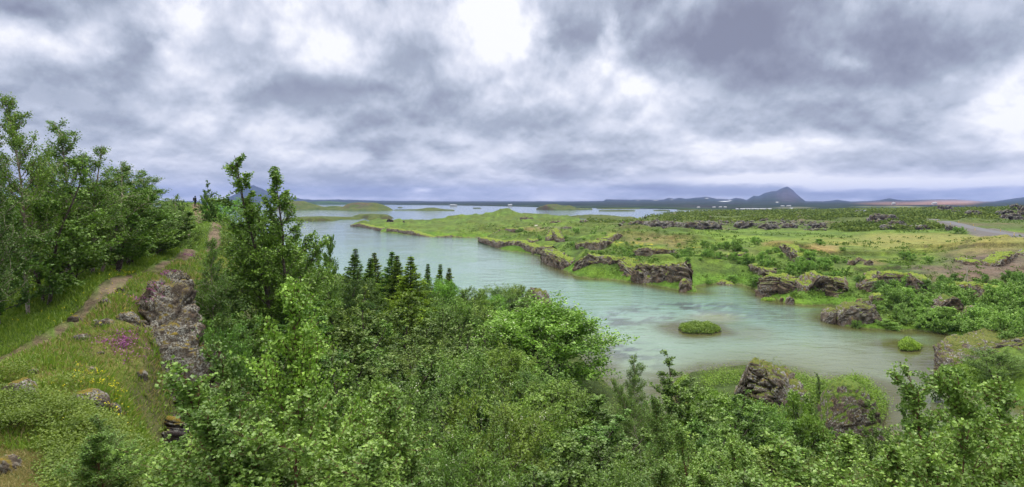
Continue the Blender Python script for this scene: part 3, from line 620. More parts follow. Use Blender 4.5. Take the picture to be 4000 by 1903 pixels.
# ---- far shore cliffs
ridge_px('lava_cliff', [(1212,608,1.3,5,1),(1262,622,2.2,5,2),(1320,631,2.4,5,2.5),(1362,640,1.8,5,2)], label='low brown lava cliff along the narrow grassy point, farthest down the channel', seed=1, res=.4)
ridge_px('lava_cliff', [(1352,636,1.4,5,4),(1382,640,2.4,5,4),(1398,634,1.2,4,6)], label='small dark lava outcrop between the narrow point and the cliff corner', seed=2, res=.35)
ridge_px('lava_cliff', [(1378,652,3.4,5,.5),(1392,664,3.7,5,.8),(1412,672,3.1,5,2),(1438,680,2.2,4,4)], label='upright lava corner where the long cliff turns away from the channel', seed=3, res=.3)
ridge_px('lava_cliff', [(1445,690,2.5,5,3.5),(1490,694,4.0,6,4),(1530,697,4.3,6,4),(1580,702,4.0,6,4),(1605,709,3.6,6,1.5)], label='long brown lava cliff with two dark hollows above the green waterline ledge', seed=4, res=.28, caves=[(.30,.22,.05,.12,1.2),(.62,.24,.05,.13,1.3),(.10,.2,.03,.1,.8)])
ridge_px('lava_cliff', [(1590,710,4.0,6,.2),(1620,714,4.2,7,.3),(1650,715,4.2,7,1),(1690,717,4.0,7,2.5),(1720,722,4.6,6,2.5),(1744,724,4.2,6,2.2)], label='tall brown lava headland with caves, right end of the long cliff', seed=5, res=.26, caves=[(.33,.2,.07,.16,1.8),(.72,.26,.06,.2,2.0),(.95,.2,.05,.15,1.2)])
boulder('lava_boulder', 1729, 735, 4.2, 2.4, 3.2, label='rounded lava boulder at the waterline in front of the tall headland', seed=6, res=.2, cat='boulder', mat='cliff')
ridge_px('lava_cliff', [(1921,742,3.6,6,.5),(1938,748,4.3,6,.3),(1956,751,4.0,6,2),(1990,754,3.4,6,4),(2018,758,3.6,6,4)], label='reddish lava block on the left of the cave cliff, rising from brown water', seed=7, res=.22, caves=[(.62,.15,.10,.16,1.8),(.88,.2,.06,.14,1.0)], rough=1.1)
ridge_px('lava_cliff', [(2016,765,4.6,7,1.2),(2050,767,4.9,8,1.6),(2085,767,4.8,8,1.4),(2120,768,4.6,7,1.4),(2146,762,3.8,6,2)], label='broad brown lava cliff with a wide dark cave and a smaller hole', seed=8, res=.22, caves=[(.22,.22,.16,.22,3.0),(.40,.12,.10,.12,2.4),(.80,.22,.08,.14,1.8)], rough=1.15)
boulder('lava_boulder', 1994, 762, 2.6, 2.0, 2.2, label='grey lava boulder on the green ledge under the cave cliff', seed=9, res=.16, cat='boulder')
boulder('lava_boulder', 1970, 760, 1.3, .9, 1.2, label='small reddish boulder at the waterline left of the green ledge', seed=10, res=.12, cat='boulder')
ridge_px('lava_cliff', [(2150,742,2.0,4,0),(2180,738,2.6,5,0),(2215,726,3.2,6,0),(2260,733,2.9,6,0),(2310,742,3.0,6,0),(2350,748,2.6,5,0)], label='lava wall running inland to the right from the cave cliff', seed=11, res=.3, caves=[(.4,.25,.06,.12,1.2)])
ridge_px('lava_cliff', [(2360,748,2.2,5,0),(2420,752,2.5,5,0),(2480,755,2.2,5,0),(2560,762,2.2,5,0),(2640,770,2,5,0)], label='low broken lava wall behind the willow bushes at the right edge', seed=12, res=.32)
ridge_px('lava_cliff', [(1888,692,1.2,3,0),(1915,690,1.6,3,0),(1945,692,1.5,3,0),(1958,690,.8,3,0)], label='low lava ledge under grass behind the cove bushes', seed=13, res=.25)
ridge_px('lava_cliff', [(1800,702,.8,3,0),(1820,700,1.3,3,0),(1845,698,1.0,3,0)], label='small lava ledge at the back of the cove', seed=14, res=.25)
ridge_px('lava_cliff', [(1974,630,1.6,3.5,0),(1992,640,2.2,3.5,0),(2008,650,2.3,3.5,0),(2026,660,1.8,3.5,0)], label='slanting grey lava spine on the dry hump above the bushes', seed=15, res=.26, mat='cliff')
ridge_px('lava_outcrop', [(1598,642,1.2,4,0),(1625,646,2.4,5,0),(1660,646,2.3,5,0),(1700,643,1.4,4,0)], label='flat grey lava slab on the meadow above the tall headland', seed=16, res=.26, cat='rock')
ridge_px('lava_outcrop', [(1460,622,1.2,4,0),(1490,624,2.4,4,0),(1520,622,2.2,4,0),(1545,620,1.4,4,0)], label='brown lava outcrop among small bushes above the long cliff', seed=17, res=.3, cat='rock')
ridge_px('lava_outcrop', [(1378,597,1.4,3,0),(1395,600,2.6,3.5,0),(1412,597,1.8,3,0)], label='greyish lava knob beside a bush behind the narrow point', seed=18, res=.3, cat='rock')
ridge_px('lava_outcrop', [(1378+128,603,1.3,3,0),(1520,605,1.9,3,0),(1545,602,1.6,3,0),(1558,599,.8,3,0)], label='two lumped lava stones below the brown hump', seed=19, res=.3, cat='rock')
ridge_px('lava_outcrop', [(1330,604,.7,2,0),(1342,606,1.5,2.5,0),(1350,604,.8,2,0)], label='small lava stone at the head of the inlet', seed=20, res=.3, cat='rock')
ridge_px('lava_outcrop', [(1780,655,.5,2,0),(1800,652,.9,3,0),(1845,648,.9,3,0),(1870,640,.5,2,0)], label='low rubbly lava bank right of the dense bushes on the meadow', seed=21, res=.3, cat='rock')
ridge_px('lava_outcrop', [(2408,668,.9,3,2),(2432,674,1.5,4,2),(2452,676,1.5,4,1)], label='grey lava lump on the left of the brown scoria mound', seed=22, res=.22, cat='rock')
ridge_px('lava_outcrop', [(2488,676,1.3,3,1),(2510,670,2.0,4,2),(2532,660,1.8,4,3),(2545,650,1.0,3,3)], label='larger grey lava crag near the top of the scoria mound', seed=23, res=.22, cat='rock')
ridge_px('lava_outcrop', [(2560,648,1.0,3,1),(2590,650,1.8,4,1),(2620,655,1.2,3,1)], label='lava crag cut by the right edge on top of the scoria mound', seed=24, res=.25, cat='rock')
for k, (a, b, w_, h_, lb) in enumerate([(2147,668,2.6,1.3,'leftmost of three pale stones on the grass behind the cave cliff'),(2169,664,3.0,1.3,'middle of three pale stones on the grass behind the cave cliff'),(2191,668,2.6,1.2,'rightmost of three pale stones on the grass behind the cave cliff'),(2215,760,3.6,1.3,'flat grey stone on the green slope right of the cave cliff')]):
    boulder('lava_stone', a, b, w_, h_, 1.8, label=lb, seed=30+k, res=.18, cat='stone')
# the low mossy rocks right of the channel
boulder('lava_boulder', 2116, 818, 5.2, 2.4, 5, label='low mossy lava rock at the tip of the right bank', seed=40, res=.16, mat='lava_mossy', cat='boulder')
boulder('lava_boulder', 2180, 816, 9, 2.6, 5, label='long rounded mossy rock behind the waterside bushes on the right bank', seed=41, res=.18, mat='lava_mossy', cat='boulder')
boulder('lava_boulder', 2190, 782, 4.5, 1.9, 3, label='grey rock slab rising behind the long mossy rock', seed=42, res=.18, mat='lava', cat='boulder')
boulder('lava_boulder', 2410, 806, 6.4, 3.3, 4.5, label='big flat-topped grey boulder among willow bushes on the right', seed=43, res=.14, mat='lava', cat='boulder', caves=[(.5,.2,.2,.15,1.0)])
boulder('lava_boulder', 2475, 808, 5, 1.9, 4, label='sloping brown rock just right of the flat-topped boulder', seed=44, res=.16, mat='lava', cat='boulder')
# right headland rock with the round bush
rock_ridge('lava_headland', [(*wp(2385,70.5),.0,2.2,5),(*wp(2430,71.5),.2,3.3,7.5),(*wp(2500,72.5),.4,3.6,9),(*wp(2590,74),.4,3.2,9),(*wp(2680,76),.5,3,9)], label='mossy lava headland at the right edge behind the round bush', seed=45, res=.14, mat='lava_mossy', cat='rock', rough=.8)
# near rocks on the shore
rock_ridge('lava_pinnacle', [(*wp(1840,59.5),.0,2.6,4.2),(*wp(1884,59),.0,4.8,4.8),(*wp(1938,58),.0,4.5,5.4),(*wp(1988,56.3),.0,3.6,4.8),(*wp(2008,55),.0,2.3,3.6)], label='craggy lava pinnacle with yellow moss rising above the near shore', seed=46, res=.10, mat='lava_mossy', cat='rock', rough=.9, caves=[(.35,.3,.1,.12,.8)], flat=.62)
rock_ridge('lava_pinnacle', [(*wp(1310,110),.0,3.0,4),(*wp(1335,110),.0,4.6,5),(*wp(1358,109),.0,4.0,4.8),(*wp(1372,107.5),.0,1.2,3)], label='brown lava pinnacle poking out of the wood at the water, left of the channel', seed=47, res=.16, mat='lava_mossy', cat='rock', rough=1.1)
rock_ridge('lava_mound', [(*wp(2072,51.5),.0,2.8,5),(*wp(2112,52),.2,4.4,6.6),(*wp(2160,52.4),.2,4.8,6.8),(*wp(2212,51.6),.0,3.0,5.2)], label='dome-shaped lava mound with grassy top between the pond and the channel', seed=48, res=.10, mat='turf_rock', cat='rock', rough=.5, flat=.8)
# rocks on the ridge by the path
rock_ridge('lava_crag', [(*wp(408,20.3),10.2,4.3,3.3),(*wp(410,21.2),10.6,4.5,3.5),(*wp(420,22.4),11.0,4.5,3.0),(*wp(428,23.4),11.4,4.2,2.2)], label='lower lichen-grey lava crag overhanging a dark hollow', seed=51, res=.04, mat='lava_near', cat='rock', rough=.85, flat=.6, under=(12.9,1.9,.8))
rock_ridge('lava_crag', [(*wp(422,23.2),10.6,5.0,2.4),(*wp(424,24.4),10.8,5.3,2.8),(*wp(430,25.6),11.2,4.9,2.2),(*wp(436,27),11.8,4.2,1.5)], label='big lichen-covered lava crag between the path and the drop', seed=50, res=.045, mat='lava_near', cat='rock', rough=.8, flat=.6)
rock_ridge('lava_crag', [(*wp(368,24.4),14.6,.9,.9),(*wp(380,23.8),14.2,1.3,1.2),(*wp(394,23.0),13.6,1.7,1.5)], label='low hummocky rock shoulder left of the big crag, with thyme on it', seed=54, res=.04, mat='lava_near', cat='rock', rough=1.3)
rock_ridge('lava_crag', [(*wp(414,28.6),14.0,2.2,1.1),(*wp(420,30),14.0,2.5,1.3),(*wp(442,31),13.6,2.6,1.6),(*wp(470,32),13.4,2.2,1.4)], label='narrow lava crag with purple thyme on top, beside the path', seed=52, res=.06, mat='lava_near', cat='rock', rough=.6, flat=.6)
rock_ridge('lava_crag', [(*wp(415,20.2),10.6,2.6,1.6),(*wp(450,20.0),10.2,3.2,2),(*wp(490,20.4),9.6,2.9,1.6)], label='dark reddish lava block in the shadow under the overhang', seed=53, res=.06, mat='lava_dark', cat='rock', rough=.8)
for k, (a, d_, w_, h_, lb) in enumerate([(205,20.6,.7,.2,'flat grey lava stone between the path and the crag'),(186,22.6,.5,.2,'smaller lava stone nearer the path, upper of two'),(262,21.8,.7,.24,'lichen-grey stone half sunk in grass left of the crag'),(318,22.6,.9,.42,'rounded stone against the left flank of the crag'),(45,15.6,.9,.42,'pale lichen stone on the grass at the left edge'),(215,16.0,1.1,.30,'dark stone ledge under the yellow flowers'),(282,16.2,.4,.28,'small dark stone right of the ledge under the yellow flowers'),(5,12.2,.7,.3,'grey stone at the left edge below the green plants'),(8,10.2,.8,.35,'stone in the bottom left corner among dry grass')]):
    x, y = wp(a, d_); z = hz(x, y)
    rock_ridge('lava_stone', [(x-w_/2,y,z-.05,h_*.7,w_*.7),(x,y+.05,z-.05,h_,w_*.8),(x+w_/2,y+.1,z-.08,h_*.6,w_*.6)], label=lb, seed=60+k, res=.045, mat='lava_near', cat='stone', sink=.25)
for k in range(16):
    a, d_ = [(150,20.5),(240,22),(262,23.6),(292,24.2),(330,22.4),(345,21.2),(372,22.8),(365,26.6),(386,28.2),(300,26.2),(120,18.6),(80,17.2),(352,19.8),(250,19.6),(225,18.2),(398,30)][k]
    w_ = .18+.30*((k*7) % 5)/5; x, y = wp(a, d_); z = hz(x, y)
    rock_ridge('lava_stone', [(x-w_/2,y,z-.05,w_*.35,w_*.7),(x,y+.05,z-.05,w_*.5,w_*.8),(x+w_/2,y+.1,z-.06,w_*.35,w_*.6)], label='small loose lava stone in the grass between path and crag', group='loose stones on the ridge', seed=140+k, res=.04, mat='lava_near', cat='stone', sink=.2)
# lava field beyond the meadow: outcrops one can tell apart
OUT = [(2232,565,21,5.2,'jagged dark lava outcrop in the scrub left of the road'),(2262,566,13,3.6,'lava hump joined to the right of the jagged outcrop'),(2210,567,9,3,'low lava lump left of the jagged outcrop'),(2238,578,9,2.4,'small lava lump in front of the jagged outcrop'),(2290,576,7,2,'low stone pair on the rough grass, left of the road'),(2325,578,8,2,'flat lava outcrop near the meadow edge'),(2398,580,7,2.6,'dark lava lump beside the round bush near the road'),
 (2383,533,21,6.5,'tall ragged lava stack on the skyline above the road'),(2366,536,11,2.6,'low left shoulder of the ragged skyline stack'),(2417,543,15,3.6,'lava crest on the scrub hill behind the road'),(2432,537,13,3,'upper lava crest on the scrub hill behind the road'),(2456,553,11,4,'isolated lava block on the scrub slope above the road'),(2500,552,10,3,'small lava block near the right slope'),(2538,545,13,4.6,'left part of the big lava crags at the right edge'),(2564,538,14,7,'highest of the big lava crags at the right edge'),(2556,553,15,3.6,'lower lava rubble crag at the right edge'),(2600,545,15,6,'lava crag running out of frame at the right'),
 (1880,575,15,3.4,'lava heap left of centre in the rough strip behind the meadow'),(1940,578,14,3,'lava heap in the middle of the rough strip behind the meadow'),(2060,572,12,3,'dark lava heap below the far scrub'),(1730,581,22,4,'left end of the rubble bank behind the meadow'),(1660,578,24,4.5,'big rubble heap by the inlet behind the meadow'),(1610,575,14,3,'small rubble heap just beyond the inlet'),(1780,578,20,4,'wide rubble bank right of the inlet heaps'),(1990,574,10,2.4,'low dark stones behind the meadow fence line'),
 (1470,560,9,3,'dark rock on the far low hills beside the inlet'),(1510,561,10,3,'pair of rocks on the far low hills left of the pond'),(1400,563,12,3.4,'dark rock bank under the far grassy hill'),(1325,552,14,3.6,'brown rock right of the domed green hill'),(1330,567,12,2.8,'flat dark rocks below the domed green hill'),(1425,575,8,2,'small stones left of the brown hump'),(1040,573,0,0,'')]
for k, (a, b, w_, h_, lb) in enumerate(OUT):
    if not w_: continue
    if b < 570 and a < 1520 or a < 1450: h_ *= .6
    boulder('lava_outcrop', a, b, w_, h_, w_*.35, label=lb, seed=80+k, res=max(.45, w_/40), mat='lava_dark' if b < 583 and a > 1600 else 'lava', cat='rock', rough=1.9, flat=1.0)
ridge_px('lava_cliff', [(978,583,1.5,5,1),(1040,588,2.0,5,2),(1090,591,2.4,5,3),(1140,592,2.2,5,4),(1190,592,1.4,4,5)], label='low dark lava edge along the near side of the flat green peninsula', seed=120, res=.6)
ridge_px('lava_cliff', [(886,568.5,1.6,5,0),(910,571,1.9,5,1),(945,575,2,5,1),(962,582,1.8,5,1)], label='rocky tip of the flat green peninsula', seed=121, res=.6)
ridge_px('lava_cliff', [(1220,588,1.0,4,4),(1262,586,1.7,5,6),(1300,582,2.2,5,4),(1335,578,1.8,4,2)], label='broken rock bank at the root of the flat peninsula', seed=122, res=.6)
boulder('lava_boulder', 980, 563.5, 7.5, 4.2, 4, label='lone dark crag standing on the flat green peninsula', seed=123, res=.4, mat='lava_dark', cat='boulder', rough=1.4)
boulder('lava_boulder', 1015, 561.2, 3, 1.6, 2, label='small dark stone on the back shore of the flat peninsula', seed=124, res=.3, mat='lava_dark', cat='boulder')
boulder('lava_boulder', 1544, 557.5, 6, 2.0, 3, label='dark rock sticking out of the far pond', seed=125, res=.35, mat='lava_dark', cat='boulder')
# rubble nobody could count
rs = np.random.RandomState(5); Vs = []; Fs = []; nv = 0
bm = bmesh.new(); bmesh.ops.create_icosphere(bm, subdivisions=1, radius=1); bv = np.array([v.co[:] for v in bm.verts]); bf = np.array([[v.index for v in f.verts] for f in bm.faces]); bm.free()
ax, ay = rs.uniform(1560, 2576, 9000), rs.uniform(533, 584, 9000)
wx_ = (ax-CX)/F; dd_ = (H-4.5)*F/(ay-YH); wx_ = wx_*dd_; keepn = n2(wx_, dd_, 40, 4, 46) > np.where((ay > 560) & (ax < 2080), .06, .27)
hzz, _, sb_ = heights(wx_, dd_); keepn &= (sb_ > 2)
for x, y, z in zip(wx_[keepn][:2600], dd_[keepn][:2600], hzz[keepn][:2600]):
    s = rs.uniform(.4, 1.5)*(y/420)**.6; v = bv*(rs.uniform(.6, 1.4, 3)*s)*(1+rs.uniform(-.3, .3, (len(bv),1))); a = rs.uniform(0, 6.3)
    v = v@np.array([[cos(a),sin(a),0],[-sin(a),cos(a),0],[0,0,.75]])+np.array([x, y, z+.1*s]); Vs.append(v); Fs.append(bf+nv); nv += len(bv)
o = obj('lava_rubble', mesh('lava_rubble', np.vstack(Vs), np.vstack(Fs), None, [M['lava_dark']], smooth=False)); tag(o, 'loose dark lava rubble strewn over the rough ground behind the meadow', 'rubble', kind='stuff')
print('rocks done')
# ------------------------------------------------------------------ trees
rng = np.random.RandomState(11)
def tube(paths, radii, sides=5):
    """several polylines with radii as one mesh"""
    V = []; Fc = []; n0 = 0
    for P, R in zip(paths, radii):
        P = np.asarray(P, float); n = len(P); T = np.gradient(P, axis=0); T /= np.linalg.norm(T, axis=1)[:,None]+1e-9
        a = np.cross(T, [0.31,.17,.93]); a /= np.linalg.norm(a, axis=1)[:,None]+1e-9; b = np.cross(T, a)
        k = sides if R[0] > .02 else 3
        th = np.arange(k)*2*pi/k
        v = P[:,None]+(a[:,None]*np.cos(th)[None,:,None]+b[:,None]*np.sin(th)[None,:,None])*np.asarray(R)[:,None,None]
        V.append(v.reshape(-1,3)); Fc.append(grid_faces(n, k, True)+n0); n0 += n*k
    return np.vstack(V), np.vstack(Fc)
def unit(v): return v/(np.linalg.norm(v, axis=-1, keepdims=True)+1e-9)
def leaves(P, D, size, rs, up=.5, width=.8, jit=.35, fold=.25):
    """leaf blades at P pointing along D"""
    n = len(P); D = unit(D+rs.normal(0, jit*1.4, (n,3))); Nn = unit(rs.normal(0, 1, (n,3))+np.array([0,0,up*2.2])); S = unit(np.cross(D, Nn)); Nn = unit(np.cross(S, D))
    L = (size*rs.uniform(.65, 1.25, n))[:,None]; Wd = L*width*.5
    v0 = P; v1 = P+D*L*.42+S*Wd+Nn*L*fold*.5; v2 = P+D*L; v3 = P+D*L*.42-S*Wd+Nn*L*fold*.5
    V = np.stack([v0,v1,v2,v3], 1).reshape(-1,3); i = np.arange(n)*4
    Fc = np.stack([np.stack([i,i+1,i+2],1), np.stack([i,i+2,i+3],1)],1).reshape(-1,3)
    return V, Fc, np.repeat(np.clip(.55*rs.uniform(0, 1, n)**1.2+.45*(.5+.9*fbm(P/(.10+6*np.mean(size))+3.3, 2, 5)), 0, 1), 4)
def curve(p, d, L, n, rs, wob=.1, lift=0.0):
    pts = [np.array(p, float)]; d = np.array(d, float)
    for k in range(n-1):
        d = unit(d+rs.normal(0, wob, 3)+np.array([0,0,lift])); pts.append(pts[-1]+d*L/(n-1))
    return np.array(pts)
def build_tree(seed, h=6, spread=2.0, stems=1, nb=34, sub=6, nleaf=7000, ls=.1, low=.18, ang=48, r0=.07, kind='birch', top=.8, wdt=.8, lean=.05, jit=.09, lift=.015, clump=.12, azs=None):
    rs = np.random.RandomState(seed); paths = []; radii = []; tw = []
    for s in range(stems):
        hs = h*(1 if s == 0 else rs.uniform(.65, .95)); a = rs.uniform(0, 2*pi)
        ln = lean if stems == 1 else lean+.22
        if azs: a = azs[s]; ln = lean; hs = h*(1-.07*s)
        d = np.array([cos(a)*ln, sin(a)*ln, 1]); st = curve((cos(a)*.12*(stems > 1), sin(a)*.12*(stems > 1), -.4), d, hs+.4, 14, rs, .05, .03)
        rr = r0*(hs/h)*(1-np.linspace(0, 1, 14))**.8+.006; paths.append(st); radii.append(rr)
        nbs = nb//stems+1
        for b in range(nbs):
            f = low+(1-low)*((b+rs.uniform(0, 1))/nbs)*.97; i = f*13; p = st[int(i)]*(1-i % 1)+st[min(int(i)+1, 13)]*(i % 1)
            if kind == 'round': prof = math.sqrt(max(1-(2*(f-low)/(1-low)-.75)**2/1.6, .05))
            else: g_ = (f-low)/(1-low); prof = .14+.9*(1-g_**2.2)*(.62+.38*sin(pi*min(1, g_*1.6)))
            L = spread*prof*rs.uniform(.55, 1.2); az = b*2.4+rs.uniform(-.5, .5); el = radians(ang*rs.uniform(.35, 1.3)+(18*f if kind != 'round' else -22+62*f))
            dd = np.array([cos(az)*cos(el), sin(az)*cos(el), sin(el)])
            if kind == 'round':
                A_ = np.array([spread, spread, h*.5]); o_ = (p-np.array([0,0,h*.5]))/A_; e_ = dd/A_; qa = e_@e_; qb = o_@e_; qc = min(o_@o_-1, -.02); L = min((-qb+math.sqrt(qb*qb-qa*qc))/qa, spread*1.5)*rs.uniform(.7, 1.0)
            br = curve(p, dd, L, 7, rs, .12, lift)
            paths.append(br); radii.append((r0*.30*(1-f*.6))*(1-np.linspace(0, 1, 7))**.7+.004)
            tw.append(br[2:])
            for q in range(sub):
                g = rs.uniform(.25, 1.0); j = g*6; pp = br[int(j)]*(1-j % 1)+br[min(int(j)+1, 6)]*(j % 1)
                d2 = unit(unit(br[-1]-br[0])+rs.normal(0, .55, 3)+np.array([0,0,.12])); sb = curve(pp, d2, L*rs.uniform(.22, .5), 5, rs, .16, .03)
                paths.append(sb); radii.append(np.linspace(.009, .003, 5)*max(.6, h/6)); tw.append(sb)
    lens = np.array([np.linalg.norm(np.diff(t, axis=0), axis=1).sum() for t in tw]); ids = rs.choice(len(tw), nleaf, p=lens/lens.sum())
    nn = np.array([len(t) for t in tw]); T = rs.uniform(0, 1, nleaf)**.8
    P = np.empty((nleaf,3)); D = np.empty((nleaf,3))
    for k in range(len(tw)):
        m = ids == k
        if not m.any(): continue
        j = T[m]*(nn[k]-1.001); i0 = j.astype(int); fr = (j-i0)[:,None]; P[m] = tw[k][i0]*(1-fr)+tw[k][i0+1]*fr; D[m] = unit(tw[k][i0+1]-tw[k][i0])
    P += rs.normal(0, clump*spread/2.0*.45, P.shape)
    side = unit(rs.normal(0, 1, P.shape)); D = unit(D*.5+side*.8+np.array([0,0,-.1]))
    V, Fc, var = leaves(P, D, ls, rs, width=wdt)
    tv, tf = tube(paths, radii)
    return (tv, tf), (V, Fc, var), P
PROTO = {}
def proto(key, leafmat='leaf', bark='bark', flowers=0, **k):
    (tv, tf), (V, Fc, var), P = build_tree(**k)
    tm = mesh('trunk', tv, tf, None, [M[bark]]); cm = mesh('crown', V, Fc, {'var': var}, [M[leafmat]], smooth=False)
    fm = None
    if flowers:
        rs = np.random.RandomState(k['seed']+5); hi = P[rs.choice(len(P), flowers*6)]; r = np.linalg.norm(hi[:,:2], axis=1)+hi[:,2]*.6; hi = hi[np.argsort(-r)[:flowers]]
        c = np.repeat(hi, 5, 0)+rs.normal(0, .035*k.get('spread', 2)/2.5, (flowers*5,3)); FV, FF, fv = leaves(c, rs.normal(0, 1, c.shape), .045*k.get('spread', 2)/2.5, rs, width=1.0)
        fm = mesh('blossom', FV, FF, {'var': fv}, [M['flower_white']], smooth=False)
    PROTO[key] = dict(t=tm, c=cm, f=fm, h=k['h'], s=k['spread'])
for i in range(3): proto('near%d'%i, h=5.2, spread=1.75, seed=100+i, nb=60, sub=9, nleaf=17000, ls=.066, low=.12, ang=52, r0=.035, stems=1+i%2, bark='bark_red', clump=.10, lean=.06)
for i in range(3): proto('tall%d'%i, h=8.5, spread=2.2, seed=120+i, nb=56, sub=9, nleaf=20000, ls=.075, low=.20, ang=42, r0=.085, stems=1+(i == 2), bark='bark_pale', clump=.14, lean=.08)
proto('hero', h=8.5, spread=2.0, seed=131, nb=84, sub=9, nleaf=30000, ls=.085, low=.06, ang=50, r0=.07, stems=2, bark='bark', clump=.10, lean=.14, azs=[2.9, 0.0])
for i in range(4): proto('mid%d'%i, h=6.2, spread=1.9, seed=140+i, nb=46, sub=8, nleaf=10500, ls=.115, low=.10, ang=40, r0=.06, stems=[1,2,3,2][i], clump=.10)
for i in range(3): proto('round%d'%i, h=5.0, spread=2.3, seed=160+i, nb=56, sub=8, nleaf=11500, ls=.125, low=.06, ang=38, r0=.06, stems=[2,3,4][i], kind='round', wdt=.5, clump=.10)
proto('willow', h=5.0, spread=2.4, seed=171, nb=60, sub=8, nleaf=13000, ls=.12, low=.05, ang=42, r0=.05, stems=4, kind='round', wdt=.45, clump=.09, flowers=42)
for i in range(2): proto('slim%d'%i, h=6, spread=1.0, seed=180+i, nb=34, sub=6, nleaf=4200, ls=.08, low=.15, ang=62, r0=.05, clump=.12, lean=.12)
proto('rowan', h=6.2, spread=3.4, seed=190, nb=110, sub=9, nleaf=30000, ls=.17, low=.05, ang=34, r0=.10, stems=3, kind='round', wdt=.55, clump=.16, flowers=150)
proto('bare', h=4, spread=1.2, seed=195, nb=40, sub=7, nleaf=160, ls=.05, low=.06, ang=52, r0=.03, stems=4, clump=.1)
for i in range(5): proto('bush%d'%i, h=2.4, spread=1.35, seed=200+i, nb=30, sub=5, nleaf=2600, ls=.19, low=.02, ang=44, r0=.03, stems=[3,4,3,5,4][i], kind='round', wdt=.6, clump=.2)
proto('bushtall', h=3.4, spread=1.1, seed=210, nb=26, sub=5, nleaf=2000, ls=.17, low=.04, ang=52, r0=.03, stems=2, wdt=.6, clump=.2)
def spruce(seed, h=10, w=1.9):
    rs = np.random.RandomState(seed); st = curve((0,0,-.3), (0,0,1), h+.3, 12, rs, .01); paths = [st]; radii = [.14*(1-np.linspace(0, 1, 12))+.012]; P = []; D = []
    z = .5
    while z < h-.15:
        f = z/h; L = w*(1-f)**1.1*rs.uniform(.75, 1.2)+.03; n = max(5, int(9*(1-f)+4))
        for k in range(n):
            az = k*2*pi/n+rs.uniform(-.3, .3); l = L*rs.uniform(.7, 1.15); el = radians(-12+46*f+rs.uniform(-16, 16))
            i = (z+.3)/(h+.3)*11; p0 = st[int(i)]*(1-i%1)+st[min(int(i)+1,11)]*(i%1)
            br = curve(p0, (cos(az)*cos(el), sin(az)*cos(el), sin(el)), l, 6, rs, .08, .08); paths.append(br); radii.append(np.linspace(.018, .005, 6))
            m = int(34+l*62); t = rs.uniform(.08, 1, m)*4.999; i0 = t.astype(int); fr = (t-i0)[:,None]; pp = br[i0]*(1-fr)+br[i0+1]*fr; dd = unit(br[i0+1]-br[i0])
            sd = unit(np.cross(dd, [0,0,1.])*rs.choice([-1,1], m)[:,None]+dd*.8+rs.normal(0, .35, (m,3))-np.array([0,0,.15]))
            off = (rs.uniform(0, 1, m)*(.34*l*(1-t/5.6)))[:,None]
            P.append(pp+sd*off+rs.normal(0, .05*(1-f)+.008, (m,3))); D.append(sd)
        z += rs.uniform(.30, .46)*(1.1-.45*f)
    P = np.vstack(P); D = np.vstack(D); V, Fc, var = leaves(P, D, .16, rs, up=.4, width=.36, jit=.14, fold=.1); tv, tf = tube(paths, radii)
    PROTO['spruce%d'%seed] = dict(t=mesh('trunk', tv, tf, None, [M['bark']]), c=mesh('crown', V, Fc, {'var': var}, [M['needle']], smooth=False), f=None, h=h, s=w)
for s_ in (1, 2, 3): spruce(s_, 10, [1.9, 1.6, 2.2][s_-1])
NTREE = 0; ALLT = []
def tree(key, x, y, z, h, name, label, cat, group=None, tint=(1,1,1), wide=1.0, rot=None, tilt=None, crown='crown'):
    p = PROTO[key]; s = h/p['h']; e = bpy.data.objects.new(name, None); COL.objects.link(e)
    e.location = (x, y, z); e.scale = (s*wide, s*wide, s); e.rotation_euler = (tilt[0] if tilt else 0, tilt[1] if tilt else 0, rng.uniform(0, 6.28) if rot is None else rot)
    e.empty_display_size = .3
    tag(e, label, cat, group)
    for nm, me in (('trunk', p['t']), (crown, p['c']), ('blossom', p['f'])):
        if me is None: continue
        o = bpy.data.objects.new(nm, me); COL.objects.link(o); o.parent = e
        o.color = (*tint, 1) if nm == crown else (1,1,1,1)
    return e
def ord_(i): return ['first','second','third','fourth','fifth','sixth','seventh','eighth','ninth','tenth','eleventh','twelfth','thirteenth','fourteenth','fifteenth','sixteenth','seventeenth','eighteenth','nineteenth','twentieth','twenty-first','twenty-second','twenty-third','twenty-fourth','twenty-fifth','twenty-sixth','twenty-seventh','twenty-eighth','twenty-ninth','thirtieth'][i]
def tname(t):
    r, g_, b = t
    if g_ > 1.45: return 'bright green'
    if g_ < .72: return 'dark green'
    if r > 1.15*g_: return 'olive green'
    if b > 1.3*g_: return 'grey green'
    return 'mid green'
OLIVE = (1.22,1.24,.85); GREY = (1.12,1.14,1.3); DARKG = (.74,.84,.75); MIDG = (1.0,1.10,.95); BRIGHT = (1.35,1.6,1.0); PALE = (1.55,1.52,1.55)
def W_(px, pytop, d, key, name, label, cat, tint=MIDG, width=None, group=None, zb=None, **k):
    """a tree whose top is seen at (px, pytop) and which stands on the ground at distance d"""
    x, y = wp(px, d); z = hz(x, y) if zb is None else zb; z = max(z, 0); h = max(H-(pytop-YH)/F*d-z, .6)
    p = PROTO[key]; s = h/p['h']; wide = 1.0
    if width: wide = np.clip((width*1.22/F*d/2)/(p['s']*.88*s), .5, 2.8)
    return tree(key, x, y, z-.05, h, name, label, cat, group, tint, wide, **k)
